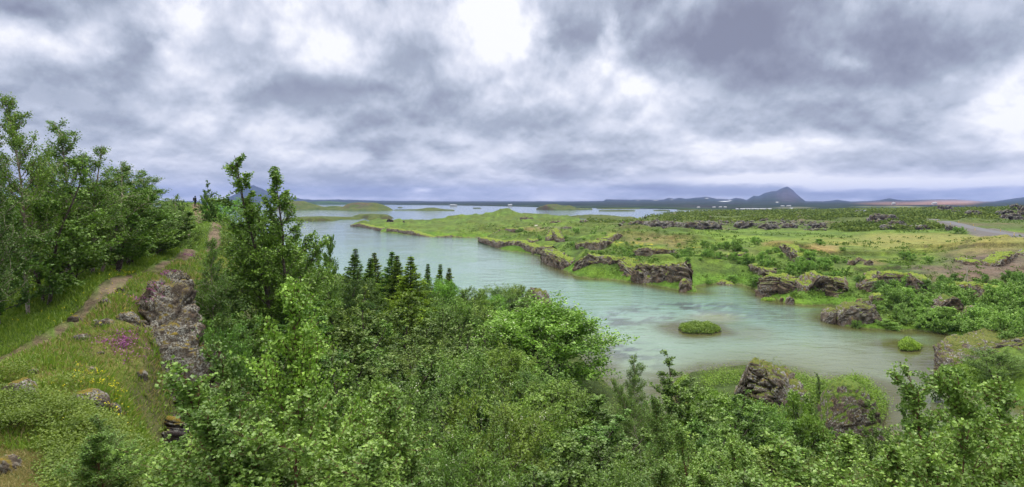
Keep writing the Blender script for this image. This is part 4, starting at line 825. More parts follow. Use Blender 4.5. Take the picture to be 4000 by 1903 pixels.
# rows of trees: the zone phrase tells where the row stands, the place in the row is counted from the left
ZONES = [
 ('of tall trees edging the path', 'birch_tree', 'birch', [
   (-20,330,20,'tall0',190,DARKG),(72,244,24,'tall1',170,OLIVE),(165,305,28,'tall0',190,MIDG),(238,360,30,'tall2',170,MIDG),(300,415,35,'tall1',150,DARKG),(345,428,38,'tall0',150,MIDG),(390,470,43,'tall2',120,MIDG)]),
 ('of bushy birches under the tall path trees', 'birch_tree', 'birch', [
   (10,400,22.5,'mid1',200,DARKG),(120,385,25,'mid2',210,MIDG),(212,405,27.5,'mid3',200,DARKG),(282,440,31,'mid1',180,MIDG),(325,468,35,'mid2',160,OLIVE),(372,520,41,'mid3',130,DARKG),(412,535,47,'mid0',110,MIDG)]),
 ('of dark trees deep in the left thicket', 'birch_tree', 'birch', [
   (-60,420,31,'mid2',260,DARKG),(60,430,34,'mid3',260,DARKG),(180,450,37,'mid0',240,DARKG),(280,455,42,'mid1',220,DARKG),(350,480,50,'mid2',180,DARKG)]),
 ('of those where the path meets the hilltop', 'birch_tree', 'birch', [
   (448,484,62,'mid1',40,DARKG),(432,560,52,'mid1',90,MIDG),(470,560,60,'round0',90,OLIVE),(575,500,80,'round1',110,BRIGHT),(620,520,70,'round2',110,OLIVE),(534,449,78,'mid3',50,DARKG)]),
 ('of trees from twin-topped birch to spruces', 'birch_tree', 'birch', [
   (700,560,44,'mid1',120,MIDG),(688,505,34.5,'mid3',120,MIDG),(598,545,33,'mid0',110,MIDG),(745,575,50,'mid2',100,OLIVE),(790,592,56,'slim1',70,MIDG),(822,590,62,'mid0',62,MIDG),(850,660,64,'mid3',70,DARKG),(760,640,48,'round1',120,OLIVE),(812,690,50,'mid1',120,MIDG),(868,705,60,'mid2',90,OLIVE)]),
 ('of trees below the twin-topped birch', 'birch_tree', 'birch', [
   (505,640,30,'mid3',110,DARKG),(560,690,29,'mid0',150,DARKG),(612,700,28,'mid1',150,MIDG),(640,760,25,'mid2',170,DARKG),(700,740,31,'mid3',170,MIDG),(570,800,23,'round0',160,MIDG),(760,790,30,'mid1',180,DARKG),(840,800,34,'mid2',180,GREY)]),
 ('among and beside the spruces', 'birch_tree', 'birch', [
   (905,700,68,'round1',90,DARKG),(962,690,82,'round2',80,MIDG),(1000,745,66,'mid3',90,DARKG),(1100,700,78,'round0',100,BRIGHT),(1068,712,74,'round2',80,DARKG),(1150,740,74,'mid2',90,OLIVE),(1195,722,82,'round1',110,OLIVE),(1245,722,90,'round2',90,MIDG),(1290,715,96,'round0',80,OLIVE),(1300,722,101,'round0',46,DARKG),(1232,742,84,'round0',90,BRIGHT),(1300,745,90,'mid1',90,GREY)]),
 ('in the row just below the spruces', 'birch_tree', 'birch', [
   (890,728,50,'mid2',150,GREY),(950,752,46,'mid3',150,MIDG),(1010,738,58,'mid0',130,OLIVE),(1068,760,54,'mid1',140,GREY),(1125,748,62,'round0',140,MIDG),(1190,770,66,'round2',160,OLIVE),(1240,830,55,'mid2',150,OLIVE),(1180,840,48,'mid3',160,GREY),(1265,870,46,'round1',150,OLIVE),(1350,925,44,'round2',150,MIDG),(1470,965,46,'mid1',90,MIDG)]),
 ('in the row behind the flowering willows', 'birch_tree', 'birch', [
   (880,830,33,'mid0',190,GREY),(930,880,28,'mid1',190,MIDG),(1010,860,38,'mid2',190,DARKG),(1080,870,40,'round1',190,GREY),(1150,880,38,'round0',200,MIDG),(1230,900,38,'mid3',200,DARKG),(1320,950,36,'mid2',200,OLIVE),(1390,960,38,'round2',180,OLIVE),(1470,985,38,'mid0',150,MIDG),(1520,1000,42,'mid1',110,DARKG)]),
 ('of the flowering willows, lower middle', 'willow_tree', 'willow', [
   (960,960,24,'willow',260,MIDG),(1090,950,25,'willow',280,MIDG),(1220,990,23,'willow',280,OLIVE),(1180,1090,18,'willow',260,MIDG),(1050,1110,16,'willow',230,MIDG)]),
 ('between flowering willows and leaning birches', 'birch_tree', 'birch', [
   (1350,1010,28,'round0',200,OLIVE),(1430,1030,30,'mid3',180,MIDG),(1500,1060,30,'mid2',170,DARKG),(1340,1110,20,'mid1',220,DARKG),(1420,1130,20,'mid0',220,GREY),(1500,1160,19,'mid3',200,MIDG),(1580,1090,27,'mid1',160,DARKG)]),
 ('between leaning birches and lava pinnacle', 'birch_tree', 'birch', [
   (1655,1030,36,'mid2',140,MIDG),(1720,1060,30,'mid0',150,GREY),(1762,908,43,'mid3',170,MIDG),(1812,985,36,'mid1',170,MIDG),(1850,1060,29,'mid2',180,PALE),(1900,1010,40,'round2',140,MIDG),(1780,1090,23,'mid3',200,PALE),(1690,1120,20,'mid1',200,GREY),(1930,1100,27,'mid0',170,PALE),(1620,1150,17,'round0',160,GREY)]),
 ('around the grassy lava mound', 'birch_tree', 'birch', [
   (2005,1060,48,'round1',70,GREY),(2032,1040,47,'mid2',75,DARKG),(2056,938,56,'slim1',34,MIDG),(2200,1005,50,'bare',70,OLIVE),(1985,1110,40,'round2',110,GREY),(2135,966,56,'bush1',60,BRIGHT)]),
 ('right of the grassy lava mound', 'birch_tree', 'birch', [
   (2255,1030,28,'mid3',120,GREY),(2308,962,30,'mid0',110,GREY),(2350,1050,26,'mid1',110,GREY),(2290,1090,21,'mid2',170,MIDG),(2400,1000,22,'mid3',140,GREY),(2230,1120,17,'mid0',170,MIDG),(2360,1120,15,'mid2',180,MIDG)]),
]
for phrase, name, cat, items in ZONES:
    order = sorted(range(len(items)), key=lambda i: items[i][0])
    for r, i in enumerate(order):
        px, py, d, key, w_, tint = items[i]
        tn = [t*rng.uniform(.92, 1.08) for t in tint]
        nm = 'bush' if key.startswith('bush') else name
        lb = f'{tname(tint)} {cat}, {ord_(r)} from left {phrase}'; assert len(lb.split()) <= 16, lb
        W_(px, py, d, key, nm, lb, cat, tn, w_, group=cat+'s '+phrase.replace('of ', '', 1))
# trees one can name
W_(708, 386, 32, 'hero', 'birch_tree', 'tall birch with two pointed tops and a red-brown trunk right of the path', 'birch', (1.3,1.35,1.05), 235, rot=0.0)
W_(552, 600, 27, 'tall1', 'birch_tree', 'thin open birch with bare dark stems between the path and the twin-topped birch', 'birch', MIDG, 110, rot=2.0)
W_(1372, 772, 58, 'rowan', 'rowan_tree', 'big bright green rowan with white blossom beside the channel', 'rowan', (1.4,1.6,1.05), 262)
W_(1418, 770, 75, 'slim0', 'birch_tree', 'small dark pointed birch behind the flowering rowan', 'birch', DARKG, 36)
W_(1570, 898, 36, 'tall0', 'birch_tree', 'left one of two slim leaning birches in front of the water', 'birch', (1.1,1.15,1.1), 105, rot=1.0, tilt=(0, .2))
W_(1632, 938, 33, 'tall1', 'birch_tree', 'right one of two slim leaning birches in front of the water', 'birch', (1.1,1.15,1.1), 90, rot=3.0, tilt=(0, .26))
W_(2508, 878, 64, 'round1', 'bush', 'dense round bush in front of the mossy headland at right', 'bush', MIDG, 108)
W_(2385, 925, 60, 'bush2', 'bush', 'low bush at the water left of the mossy headland', 'bush', MIDG, 80)
for k, (px, py, d, w_, key, lb) in enumerate([(887,624,76,52,'spruce1','slim dark spruce standing apart, farthest left of the spruces'),(928,650,74,46,'spruce2','short spruce just right of the leftmost spruce'),(947,634,80,50,'spruce1','pointed spruce behind the short one, left of the twin spruces'),(984,630,78,60,'spruce3','left one of the tallest twin spruces'),(1004,641,76,56,'spruce1','right one of the tallest twin spruces'),(1036,642,72,76,'spruce3','broad yellow-green spruce right of the twin spruces'),(1076,664,84,32,'spruce2','thin spruce with a brownish top against the water'),(1101,665,84,34,'spruce2','small spruce top second from the right'),(1128,672,86,40,'spruce1','small spruce top farthest right, above bright leaves')]):
    W_(px, py, d, key, 'spruce_tree', lb, 'spruce', (2.4,2.2,.9) if k == 5 else (1.6+.25*(k%3),1.7+.2*(k%2),1.2), w_*2.1, group='spruces by the water')
for px, py, d, key, w_, lb in [(1762,975,52,'bush0',70,'round bush left of the lava pinnacle near the water'),(1815,990,49,'bush1',80,'bush at the left foot of the lava pinnacle'),(1870,1035,46,'bush2',90,'bush below the middle of the lava pinnacle'),(1945,1050,45,'bush3',90,'bush below the right end of the lava pinnacle'),(2012,985,52,'bush4',60,'bush in the dip between pinnacle and mound'),(2040,1040,47,'bush1',60,'dark bush at the left foot of the lava mound'),(1925,1085,40,'bush0',110,'wide bush lower down between pinnacle and pond'),(1740,1020,44,'bush3',90,'bush at the near shore left of the pinnacle bushes')]:
    W_(px, py, d, key, 'birch_bush', lb, 'bush', (1.3,1.35,1.1), w_)
# near saplings whose leaves one can see
NEAR = [(785,712,9.0,'near0',190,(1.75,1.8,1.35),'tall leafy birch sapling with upright shoots in the foreground left of centre'),(690,860,8.6,'near1',170,GREY,'shorter birch sapling just left of the tall foreground sapling'),(610,960,9.5,'near2',130,GREY,'small birch sapling in front of the lower lava crag'),(835,905,9.2,'near1',160,PALE,'reddish-tipped birch sapling right of the tall foreground sapling'),(740,980,7.2,'near2',230,GREY,'bushy birch sapling at the bottom edge under the tall sapling'),(820,1080,7.0,'near0',220,PALE,'low birch sapling at the bottom edge, right of the bushy one'),(930,1120,8.5,'near1',170,GREY,'last birch sapling toward the dark willows at the bottom edge'),(560,1120,7.6,'near2',140,GREY,'dense low sapling at the bottom, below the dark hollow'),
 (2485,975,9.5,'near0',190,PALE,'birch sapling with red twigs reaching highest left of the right edge'),(2560,925,8.8,'near2',190,PALE,'birch sapling at the right edge with pale hanging leaves'),(2500,1010,7.4,'near1',230,GREY,'dense birch sapling at the right edge below the pale one'),(2590,1000,6.6,'near0',200,PALE,'birch sapling cut off by the right edge'),(2170,1080,12,'near2',150,PALE,'thin sapling in front of the grassy lava mound'),(2090,1165,10,'near1',200,GREY,'low sapling in front of the brown pond'),(2260,1130,9,'near0',210,GREY,'sapling at the bottom edge right of the pond'),(2390,1120,7.6,'near1',220,PALE,'broad sapling at the bottom edge near the right corner'),(1960,1150,11,'near2',190,PALE,'pale sapling at the bottom edge left of the pond'),(1850,1170,12,'near0',190,PALE,'pale open sapling at the bottom edge below the pinnacle'),(1740,1165,13,'near1',190,GREY,'grey green sapling at the bottom edge left of the pale ones'),
 (318,1040,12.5,'near1',110,GREY,'grey green sapling left of the dark hollow under the crag'),(395,1085,11.5,'near2',120,GREY,'spreading sapling in front of the dark hollow'),(270,1060,11.5,'near0',150,MIDG,'small leafy sapling on the green slope at lower left'),(1560,1190,14,'round0',150,GREY,'silvery low willow bush at the bottom edge, centre right')]
NEAR += [(2150,1090,8.5,'near1',230,PALE,'reddish-stemmed sapling rising in front of the grassy mound foot'),(2200,1150,6.8,'near2',260,PALE,'wide sapling at the bottom edge under the grassy mound'),(2330,1075,9.5,'near0',170,GREY,'upright sapling between mound and right corner'),(2470,1120,5.6,'near2',260,PALE,'big-leaved sapling in the bottom right corner'),(2540,960,7.2,'near1',220,PALE,'pale sapling just inside the right edge'),(2050,1190,7,'near0',230,GREY,'low sapling touching the bottom edge below the pond'),
 (1640,1120,16,'near2',150,GREY,'dark-stemmed sapling left of the pale ones, centre right'),(1800,1030,21,'near1',150,PALE,'airy sapling left of the pinnacle foot'),(1900,1120,15,'near0',170,PALE,'yellowish sapling below the pinnacle'),(1700,1000,26,'near0',110,GREY,'slender sapling just left of the pinnacle saplings'),(760,860,7.6,'near1',230,PALE,'big-leaved sapling in front of the tall foreground one'),(900,1010,8,'near0',200,PALE,'big-leaved sapling at the right of the foreground group'),(660,1040,7.4,'near0',190,PALE,'big-leaved sapling left in the foreground group')]
for px, py, d, key, w_, tint, lb in NEAR:
    W_(px, py, d, key, 'birch_sapling' if 'near' in key else 'willow_bush', lb, 'sapling' if 'near' in key else 'willow', [t*1.0 for t in tint], w_*(1.9 if d < 11 else 1.3))
# ------------------------------------------------------------------ bushes on the far bank
def z2(u, v): return ((1800+u/2.342)*.644, (750+v/2.342)*.644)
def z3(u, v): return (1867.6+u*.2889, 450.8+v*.2889)
def z5(u, v): return (1867.6+u*.3956, 740.6+v*.3956)
BU = []
for u, v, w_ in [(715,440,55),(960,430,45),(1060,405,75),(1213,418,62),(1310,420,65),(965,452,35),(1130,455,40),(1020,492,60),(1050,520,40),(1105,530,50),(985,602,45),(1210,562,40),(1150,557,30),(1280,575,60),(1340,555,40),(1395,572,50),(1385,612,35),(1415,520,30),(1465,525,35),(1520,500,30),(1560,532,45),(1650,520,50),(1700,532,50),(1750,547,60),(1810,555,40),(1540,610,100),(1500,617,60),(1580,587,50),(1738,642,40),(1790,627,40),(1940,592,60),(1990,612,70),(2050,622,80),(2120,612,80),(2080,662,70),(2190,627,80),(2260,632,90),(2340,642,80),(2420,642,70),(2500,627,90),(2560,642,60),(1580,392,34),(1630,390,40),(2000,490,40),(2410,502,35),(2310,502,35),(2350,527,50),(2490,742,90),(2550,742,70),(2280,830,80),(2500,838,110),(2200,672,45),(770,600,60),(590,382,40),(520,372,50),(550,366,60)]:
    BU.append((*z2(u, v), w_*.275))
for u, v, w_ in [(130,572,100),(30,627,60),(690,602,110),(20,832,50),(130,935,130),(285,760,90),(240,652,70),(300,642,70),(340,682,60),(885,657,60),(820,732,100),(900,732,60),(700,782,90),(640,792,80),(560,802,80),(600,772,90),(500,792,80),(460,832,40),(420,762,60),(390,852,30),(760,862,90),(840,862,90),(690,842,60),(900,842,80),(1010,882,60),(1305,852,66),(1480,857,60),(1430,702,100),(1490,712,80),(1590,662,30),(1640,732,100),(1760,887,55),(2040,892,50),(2220,935,100),(2090,922,60),(2400,902,80),(2290,882,60),(590,420,40),(865,427,60),(1920,477,110),(1290,1045,150),(1420,1045,160),(1390,1000,150),(1500,1005,120),(1620,1045,120),(1500,1125,150),(1420,1185,150),(1360,1226,120),(1480,1230,150),(1700,1062,120),(1650,1182,170),(1700,1230,160),(1800,1082,110),(1950,1082,100),(2050,1092,120),(2150,1102,130),(2380,1102,140),(2250,1082,110),(2300,1152,150),(2200,1172,150),(2420,1182,120),(1230,1152,90)]:
    BU.append((*z3(u, v), w_*.2889))
for u, v, w_ in [(895,112,65),(740,217,80),(920,227,90),(990,227,100),(1060,202,100),(1125,217,50),(1230,202,120),(1200,152,120),(1310,212,60),(1370,242,110),(1420,232,100),(1500,235,120),(1560,222,100),(1650,252,130),(1720,262,130),(1770,300,110),(1700,302,100),(1600,152,100),(1680,172,120),(1740,132,120),(1640,102,110),(1560,102,100),(1240,92,100),(1100,92,100),(1140,62,90)]:
    BU.append((*z5(u, v), w_*.3956))
AREAS = [('above the long waterside cliff', lambda a, b: a < 1560 and b >= 560), ('on the meadow above the caved headland', lambda a, b: 1560 <= a < 1700 and b > 560), ('in the meadow thicket', lambda a, b: 1700 <= a < 1875 and b < 662), ('around the cove', lambda a, b: 1700 <= a < 1925 and b >= 662),
         ('on the slope behind the cave cliff', lambda a, b: 1860 <= a < 2160 and b >= 610 and b < 700), ('on meadow and scoria mound at right', lambda a, b: a >= 2160 and b < 720), ('by the far meadow edge', lambda a, b: b < 612),
         ('in the willow belt under the lava wall', lambda a, b: a >= 2150 and 720 <= b < 790), ('along the waterside by the mossy rocks', lambda a, b: 2090 <= a < 2420 and b >= 790), ('in the willow thicket at the right edge', lambda a, b: True)]
zones = {}
for b in BU:
    for nm, f in AREAS:
        if f(b[0], b[1]): zones.setdefault(nm, []).append(b); break
for nm, lst in zones.items():
    lst.sort()
    for r, (a, b, w_) in enumerate(lst):
        x, y, z = drop(a, b, 4); wm = w_/F*y; big = wm > 4.2
        key = 'bush%d' % rng.randint(5); tall = r % 6 == 3
        if tall: key = 'bushtall'
        willow = 'willow' in nm or 'waterside by' in nm
        h = wm*((.62 if willow else .62) if not tall else 1.15)*rng.uniform(.9, 1.15)
        tint = (np.array([1.7,1.75,1.95]) if willow else np.array([1.45,1.6,1.4]))*rng.uniform(.85, 1.12)
        size = 'large' if wm > 6 else 'small' if wm < 3.2 else 'middling'
        colw = 'grey green' if willow else 'dark green'
        rank = ord_(r) if r < 30 else None
        p = PROTO[key]; wide = np.clip((wm/2)/(p['s']*.95*h/p['h']), .5, 2.2)
        tree(key, x, y+wm*.3, z-.1, h, 'willow_bush' if willow else 'birch_bush', f'{size} {colw} bush, {rank} from left {nm}', 'bush', 'bushes '+nm, tint, wide)
print('bushes', len(BU), {k: len(v) for k, v in zones.items()})

# the dense belt between the bushes named above: nothing tells these apart
def infill(n, xr, yr, ok, label, group, tint, w0, w1, name):
    k = 0
    while k < n:
        a, b = rng.uniform(*xr), rng.uniform(*yr)
        if not ok(a, b): continue
        x, y, z = drop(a, b, 3)
        if z < .3: continue
        wm = rng.uniform(w0, w1); key = 'bush%d' % rng.randint(5); h = wm*rng.uniform(.7, 1.0); p = PROTO[key]
        tree(key, x, y, z-.1, h, name, label, 'bush', group, np.array(tint)*rng.uniform(.8, 1.15), np.clip((wm/2)/(p['s']*.95*h/p['h']), .5, 2.2)); k += 1
infill(46, (2215,2640), (768,850), lambda a, b: not (2375 < a < 2500 and 785 < b < 812) and b < 742+(a-2130)*.42 and b > 735+(2600-a)*.0, 'grey green willow bush in the dense belt between lava wall and right shore', 'willows of the dense belt', (1.7,1.75,1.9), 2.2, 4.2, 'willow_bush')
infill(16, (1880,2120), (640,695), lambda a, b: b > 640+abs(a-1990)*.12, 'birch bush in the thicket on the slope behind the cave cliff', 'bushes of the thicket behind the cave cliff', (1.45,1.6,1.4), 2.0, 3.6, 'birch_bush')
infill(12, (1700,1880), (622,660), lambda a, b: True, 'birch bush packed into the meadow thicket right of the slab', 'bushes of the meadow thicket', (1.45,1.6,1.4), 2.0, 3.4, 'birch_bush')
infill(22, (2100,2576), (702,745), lambda a, b: True, 'small green bush along the top of the inland lava wall', 'bushes above the lava wall', (1.1,1.25,1.2), 1.6, 3.2, 'birch_bush')
# ------------------------------------------------------------------ growth nobody could count
M['grass'] = leaf_mat('grass_blade', (.080,.165,.016), (.23,.32,.05), .35, .02)
M['drygrass'] = leaf_mat('dry_grass_blade', (.20,.17,.06), (.36,.30,.14), .3, .02)
M['herb'] = leaf_mat('herb_leaf', (.075,.130,.018), (.19,.26,.035), .3, .03)
M['yellow'] = leaf_mat('yellow_flower', (.55,.50,.03), (.72,.62,.06), .2, .0)
M['purple'] = leaf_mat('purple_flower', (.24,.07,.21), (.40,.17,.36), .2, .0)
def path_x(y): return np.interp(y, [w[1] for w in path_w], [w[0] for w in path_w])
def stuff(name, V, Fc, var, mat, label, cat):
    o = obj(name, mesh(name, V, Fc, {'var': var}, [M[mat]], smooth=False)); tag(o, label, cat, kind='stuff'); return o
def scatter_A(n, ylo, yhi, pxlo, pxhi, rs, shore=.2):
    y = np.exp(rs.uniform(math.log(ylo), math.log(yhi), n)); px = rs.uniform(pxlo, pxhi, n); x = (px-CX)/F*y
    z, sa, sb = heights(x, y); k = sa > shore; return x[k], y[k], z[k], px[k]
rs = np.random.RandomState(77)
# grass on the ridge
x, y, z, px = scatter_A(210000, 13, 110, -80, 640, rs)
dpt = seg_d(x, y, path_w); pw = np.interp(y, [17, 25, 40, 80], [.27, .30, .36, .6])
nn_ = n2(x, y, 1.2, 3, 201); k = (dpt > pw*(1.35+.35*nn_)) & ((px < 540) | (y > 34)) & (z > np.where(px < 430, 12.0, 13.6))
right = (x > path_x(y))
dryk = k & right & (rs.uniform(0, 1, len(x)) < .42+.6*n2(x, y, .9, 2, 202)) & (dpt < 6)
grk = k & ~dryk
def blades(x, y, z, L, lean, rs, w=.10):
    n = len(x); D = unit(np.stack([rs.normal(0, lean, n), rs.normal(0, lean, n), np.ones(n)], 1)); P = np.stack([x, y, z-.02], 1)
    S = unit(np.cross(D, rs.normal(0, 1, (n,3)))); l = (L*rs.uniform(.5, 1.3, n)*(y/25)**.25)[:,None]; ww = (l*w*.5)*(y[:,None]/22)**.5
    tip = P+D*l+np.array([0,0,-1.])*l*.12*rs.uniform(0, 1.5, (n,1)); mid = P+D*l*.55
    V = np.stack([P-S*ww, P+S*ww, mid+S*ww*.8, mid-S*ww*.8, tip], 1).reshape(-1,3); i = np.arange(n)*5
    return V, [np.stack([i,i+1,i+2,i+3],1), np.stack([i+3,i+2,i+4],1)], np.repeat(rs.uniform(0, 1, n), 5)
hgt = .24*(1+.8*np.clip(n2(x, y, 1.5, 3, 203), -.6, 1))
stuff('grass', *blades(x[grk], y[grk], z[grk], hgt[grk], .45, rs, .13), 'grass', 'short green grass on both sides of the worn path', 'grass')
stuff('dry_grass', *blades(x[dryk], y[dryk], z[dryk], hgt[dryk]*.9, .7, rs, .10), 'drygrass', 'straw-coloured dry grass on the crest right of the path', 'dry grass')
# dry grass hummock at the lower left corner
xx, yy, zz, pp = scatter_A(34000, 7.5, 13.5, -80, 170, rs)
k = (pp < 115+40*n2(xx, yy, .7, 2, 204)) & (zz > 12)
stuff('dry_grass', *blades(xx[k], yy[k], zz[k], np.full(k.sum(), .16), .7, rs, .08), 'drygrass', 'matted golden dry grass in the bottom left corner', 'dry grass')
# low herbs: lower left slope and under the trees
def herb(name, x, y, z, size, clump, mat, label, cat, rs, hup=.25, n=9, up=1.0):
    P = np.repeat(np.stack([x, y, z], 1), n, 0); m = len(P); P = P+np.stack([rs.normal(0, clump, m), rs.normal(0, clump, m), np.abs(rs.normal(0, hup, m))+.02], 1)
    V, Fc, var = leaves(P, np.stack([rs.normal(0, 1, m), rs.normal(0, 1, m), np.full(m, .25)], 1), size, rs, up=up, width=.75)
    return stuff(name, V, Fc, var, mat, label, cat)
x, y, z, px = scatter_A(10500, 8, 19, -60, 560, rs); nv_ = n2(x, y, 1.6, 3, 205)
lowg = (z < 15.6) & ~((px < 115) & (y < 13.5)) & (nv_ > -.45) & (seg_d(x, y, path_w) > 1.4) & ((y < 15.4) | (nv_ > .1))
herb('herbs', x[lowg], y[lowg], z[lowg]+np.clip(nv_[lowg]+.1, 0, 1)*.8, .055, .14, 'herb', 'yellow-green leafy herbs covering the slope at lower left', 'herbs', rs, .16, 16)
x, y, z, px = scatter_A(24000, 9, 115, 420, 2650, rs, .1)
k = (z < 13.5) & (z > .08)
k &= ~((px < 430) & (y < 34))
k &= (seg_d(x, y, [wp(1848,59.5), wp(1888,59), wp(1935,58), wp(1992,55.4)]) > 2.6) & (seg_d(x, y, [wp(2072,51.5), wp(2212,51.6)]) > 3.2)
xs_, ys_, zs_ = x[k], y[k], z[k]
sz = .10
herb('undergrowth', xs_, ys_, zs_+n2(xs_, ys_, 2.5, 2, 206)*.3, .13, .38, 'herb', 'dense green undergrowth beneath the trees of the near slope', 'undergrowth', rs, .42, 9, .9)
# banks of the far shore: bright rank growth
x = []; 
bx_ = rs.uniform(1200, 2480, 60000); by_ = rs.uniform(600, 965, 60000); dd = (H-.7)*F/(by_-YH); xw = (bx_-CX)/F*dd
hh, _, sb = heights(xw, dd); k = (sb > .15) & (sb < 3.2+1.5*n2(xw, dd, 4, 2, 207)); k &= rs.uniform(0, 1, len(k)) < .85
V, Fc, var = leaves(np.stack([xw[k], dd[k], hh[k]+np.abs(rs.normal(0, .22, k.sum()))], 1), np.stack([rs.normal(0,1,k.sum()), rs.normal(0,1,k.sum()), np.full(k.sum(),.5)],1), .34, rs, up=1.0, width=.8)
o = stuff('bank_plants', V, Fc, var, 'herb', 'rank bright green plants along the waterline of the far bank', 'bank plants'); o.color = (.95,1.08,.9,1)
# islets and the ledges
def plants_on(pts, n, hmax, label, tint, size=.2, name='islet_plants'):
    P = poly(pts); lo, hi = P.min(0), P.max(0); x = rs.uniform(lo[0], hi[0], n*3); y = rs.uniform(lo[1], hi[1], n*3); s = sdist(x, y, P)+.35*n2(x, y, .9, 2, 9); k = s > .1; x, y, s = x[k][:n], y[k][:n], s[k][:n]
    z = .1+rs.uniform(0, 1, len(x))**.6*hmax*np.clip(.2+s*.75, 0, 1)*(1+.5*n2(x, y, 1.2, 2, 8))
    V, Fc, var = leaves(np.stack([x, y, z], 1), np.stack([rs.normal(0,1,len(x)), rs.normal(0,1,len(x)), np.full(len(x),.4)],1), size, rs, up=.9, width=.85)
    o = stuff(name, V, Fc, var, 'herb', label, 'plants'); o.color = (*tint, 1)
plants_on([(1706,828),(1712,838),(1740,842),(1790,842),(1813,836),(1812,827),(1790,820),(1740,817),(1712,820)], 5200, .85, 'thick low angelica leaves covering the oval islet', (1.0,1.1,.9), .19)
plants_on([(2256,870),(2264,884),(2290,886),(2316,884),(2320,874),(2300,866),(2268,862)], 2600, 1.0, 'yellow-green leaves on the small islet near the right bank', (1.35,1.5,.9), .17)
plants_on([(1688,985),(1700,1003),(1735,1010),(1760,990),(1750,965),(1705,958)], 2600, 1.2, 'yellow-green bank plants left of the pinnacle', (1.3,1.45,.9), .14, 'bank_plants')
plants_on([(1912,757),(1932,759),(1953,758),(1948,752),(1920,751)], 500, .4, 'bright plants on the ledge under the reddish lava block', (1.2,1.5,.8), .2, 'bank_plants')
# near shore greens around pinnacle and mound
x, y, z, px = scatter_A(9000, 44, 66, 1770, 2260, rs, .1)
k = (seg_d(x, y, [wp(1848,59.5), wp(1888,59), wp(1935,58), wp(1992,55.4)]) > 2.3) & (seg_d(x, y, [wp(2072,51.5), wp(2212,51.6)]) > 3.0)
herb('bank_plants', x[k], y[k], z[k], .15, .3, 'herb', 'bright leafy growth around the pinnacle and the lava mound', 'bank plants', rs, .28, 6).color = (1.1,1.3,.85,1)
def crown_grass(cx, d, w_, dd_, h0, n, label):
    """turf growing on the top of a rock: found by dropping rays"""
    pass
# far scrub as rounded low bushes
Vs = []; Fs = []; vr = []; 
rs = np.random.RandomState(8)
ax = rs.uniform(1480, 2640, 26000); ay = 531+(rs.uniform(0, 1, 26000)**1.35)*52
dd_ = (H-5.5)*F/(ay-YH); xw = (ax-CX)/F*dd_; zz, _, sb = heights(xw, dd_)
dens = n2(xw, dd_, 55, 3, 301)+.35*(ay < 560)+.25*(ax > 2120)
dr_ = seg_d(xw, dd_, road_w)
k = (dens > .22+.5*((ay > 562) & (ax < 2100))) & (sb > 3) & (dr_ > 9) & ~((ax > 2425) & (ay > 572)) & ~((ax > 2500) & (ay > 556) & (rs.uniform(0,1,26000) < .8))
xw, dd_, zz = xw[k], dd_[k], zz[k]; nb_ = len(xw); per = 18
rb = (.5+2.3*rs.uniform(0, 1, nb_)**1.8)*(dd_/420)**.45
th = rs.uniform(0, 2*pi, (nb_,per)); ph = np.arccos(rs.uniform(0, 1, (nb_,per)))
P = np.stack([xw[:,None]+rb[:,None]*np.sin(ph)*np.cos(th)*1.15, dd_[:,None]+rb[:,None]*np.sin(ph)*np.sin(th)*1.15, zz[:,None]+rb[:,None]*np.cos(ph)*.85], 2).reshape(-1,3)
D = np.stack([np.cos(th), np.sin(th), np.sin(th*3)*.5], 2).reshape(-1,3)
V, Fc, var = leaves(P, D, np.repeat(rb*.62, per), rs, up=.6, width=.9)
bvv = np.repeat(rs.uniform(-.35, .35, nb_)+.6*n2(xw, dd_, 70, 3, 302), per*4); var = np.clip(var+bvv, 0, 1)
M['scrub'] = leaf_mat('scrub_leaf', (.095,.150,.034), (.22,.29,.075), .2, .0)
stuff('scrub', V, Fc, var, 'scrub', 'far low birch scrub spreading over the lava field to the hills', 'scrub').color = (.82,.80,.8,1)
# tussocks and creeping willow over the far bank
rs = np.random.RandomState(18)
ax = rs.uniform(1150, 2640, 30000); ay = 556+(rs.uniform(0, 1, 30000)**1.1)*270; dd_ = (H-4.5)*F/(ay-YH); xw = (ax-CX)/F*dd_; zz, _, sb = heights(xw, dd_)
den = n2(xw, dd_, 16, 3, 311)+.6*n2(xw, dd_, 4, 2, 312); k = (sb > 1.5) & (den > .10+.22*((ax > 1750) & (ay > 578) & (ay < 640))) & (seg_d(xw, dd_, road_w) > 9) & ~((ax > 2300) & (ay > 630) & (ay < 700) & (rs.uniform(0,1,30000) < .85))
xw, dd_, zz = xw[k], dd_[k], zz[k]; n_ = len(xw); rb = rs.uniform(.25, .75, n_)*(dd_/200)**.6; per = 9
P = np.stack([xw[:,None]+rs.normal(0, .6, (n_,per))*rb[:,None], dd_[:,None]+rs.normal(0, .6, (n_,per))*rb[:,None], zz[:,None]+rs.uniform(0, .7, (n_,per))*rb[:,None]], 2).reshape(-1,3)
V, Fc, var = leaves(P, np.stack([rs.normal(0,1,len(P)), rs.normal(0,1,len(P)), np.full(len(P),.6)],1), np.repeat(rb*.75, per), rs, up=.8, width=.8); var = np.clip(np.repeat(rs.uniform(0, 1, n_), per*4)*.7+var*.3, 0, 1)
o = stuff('tussocks', V, Fc, var, 'scrub', 'small tussocks and creeping willow dotted over the green far bank', 'tussocks'); o.color = (.62,.72,.6,1)
print('tussocks', n_)
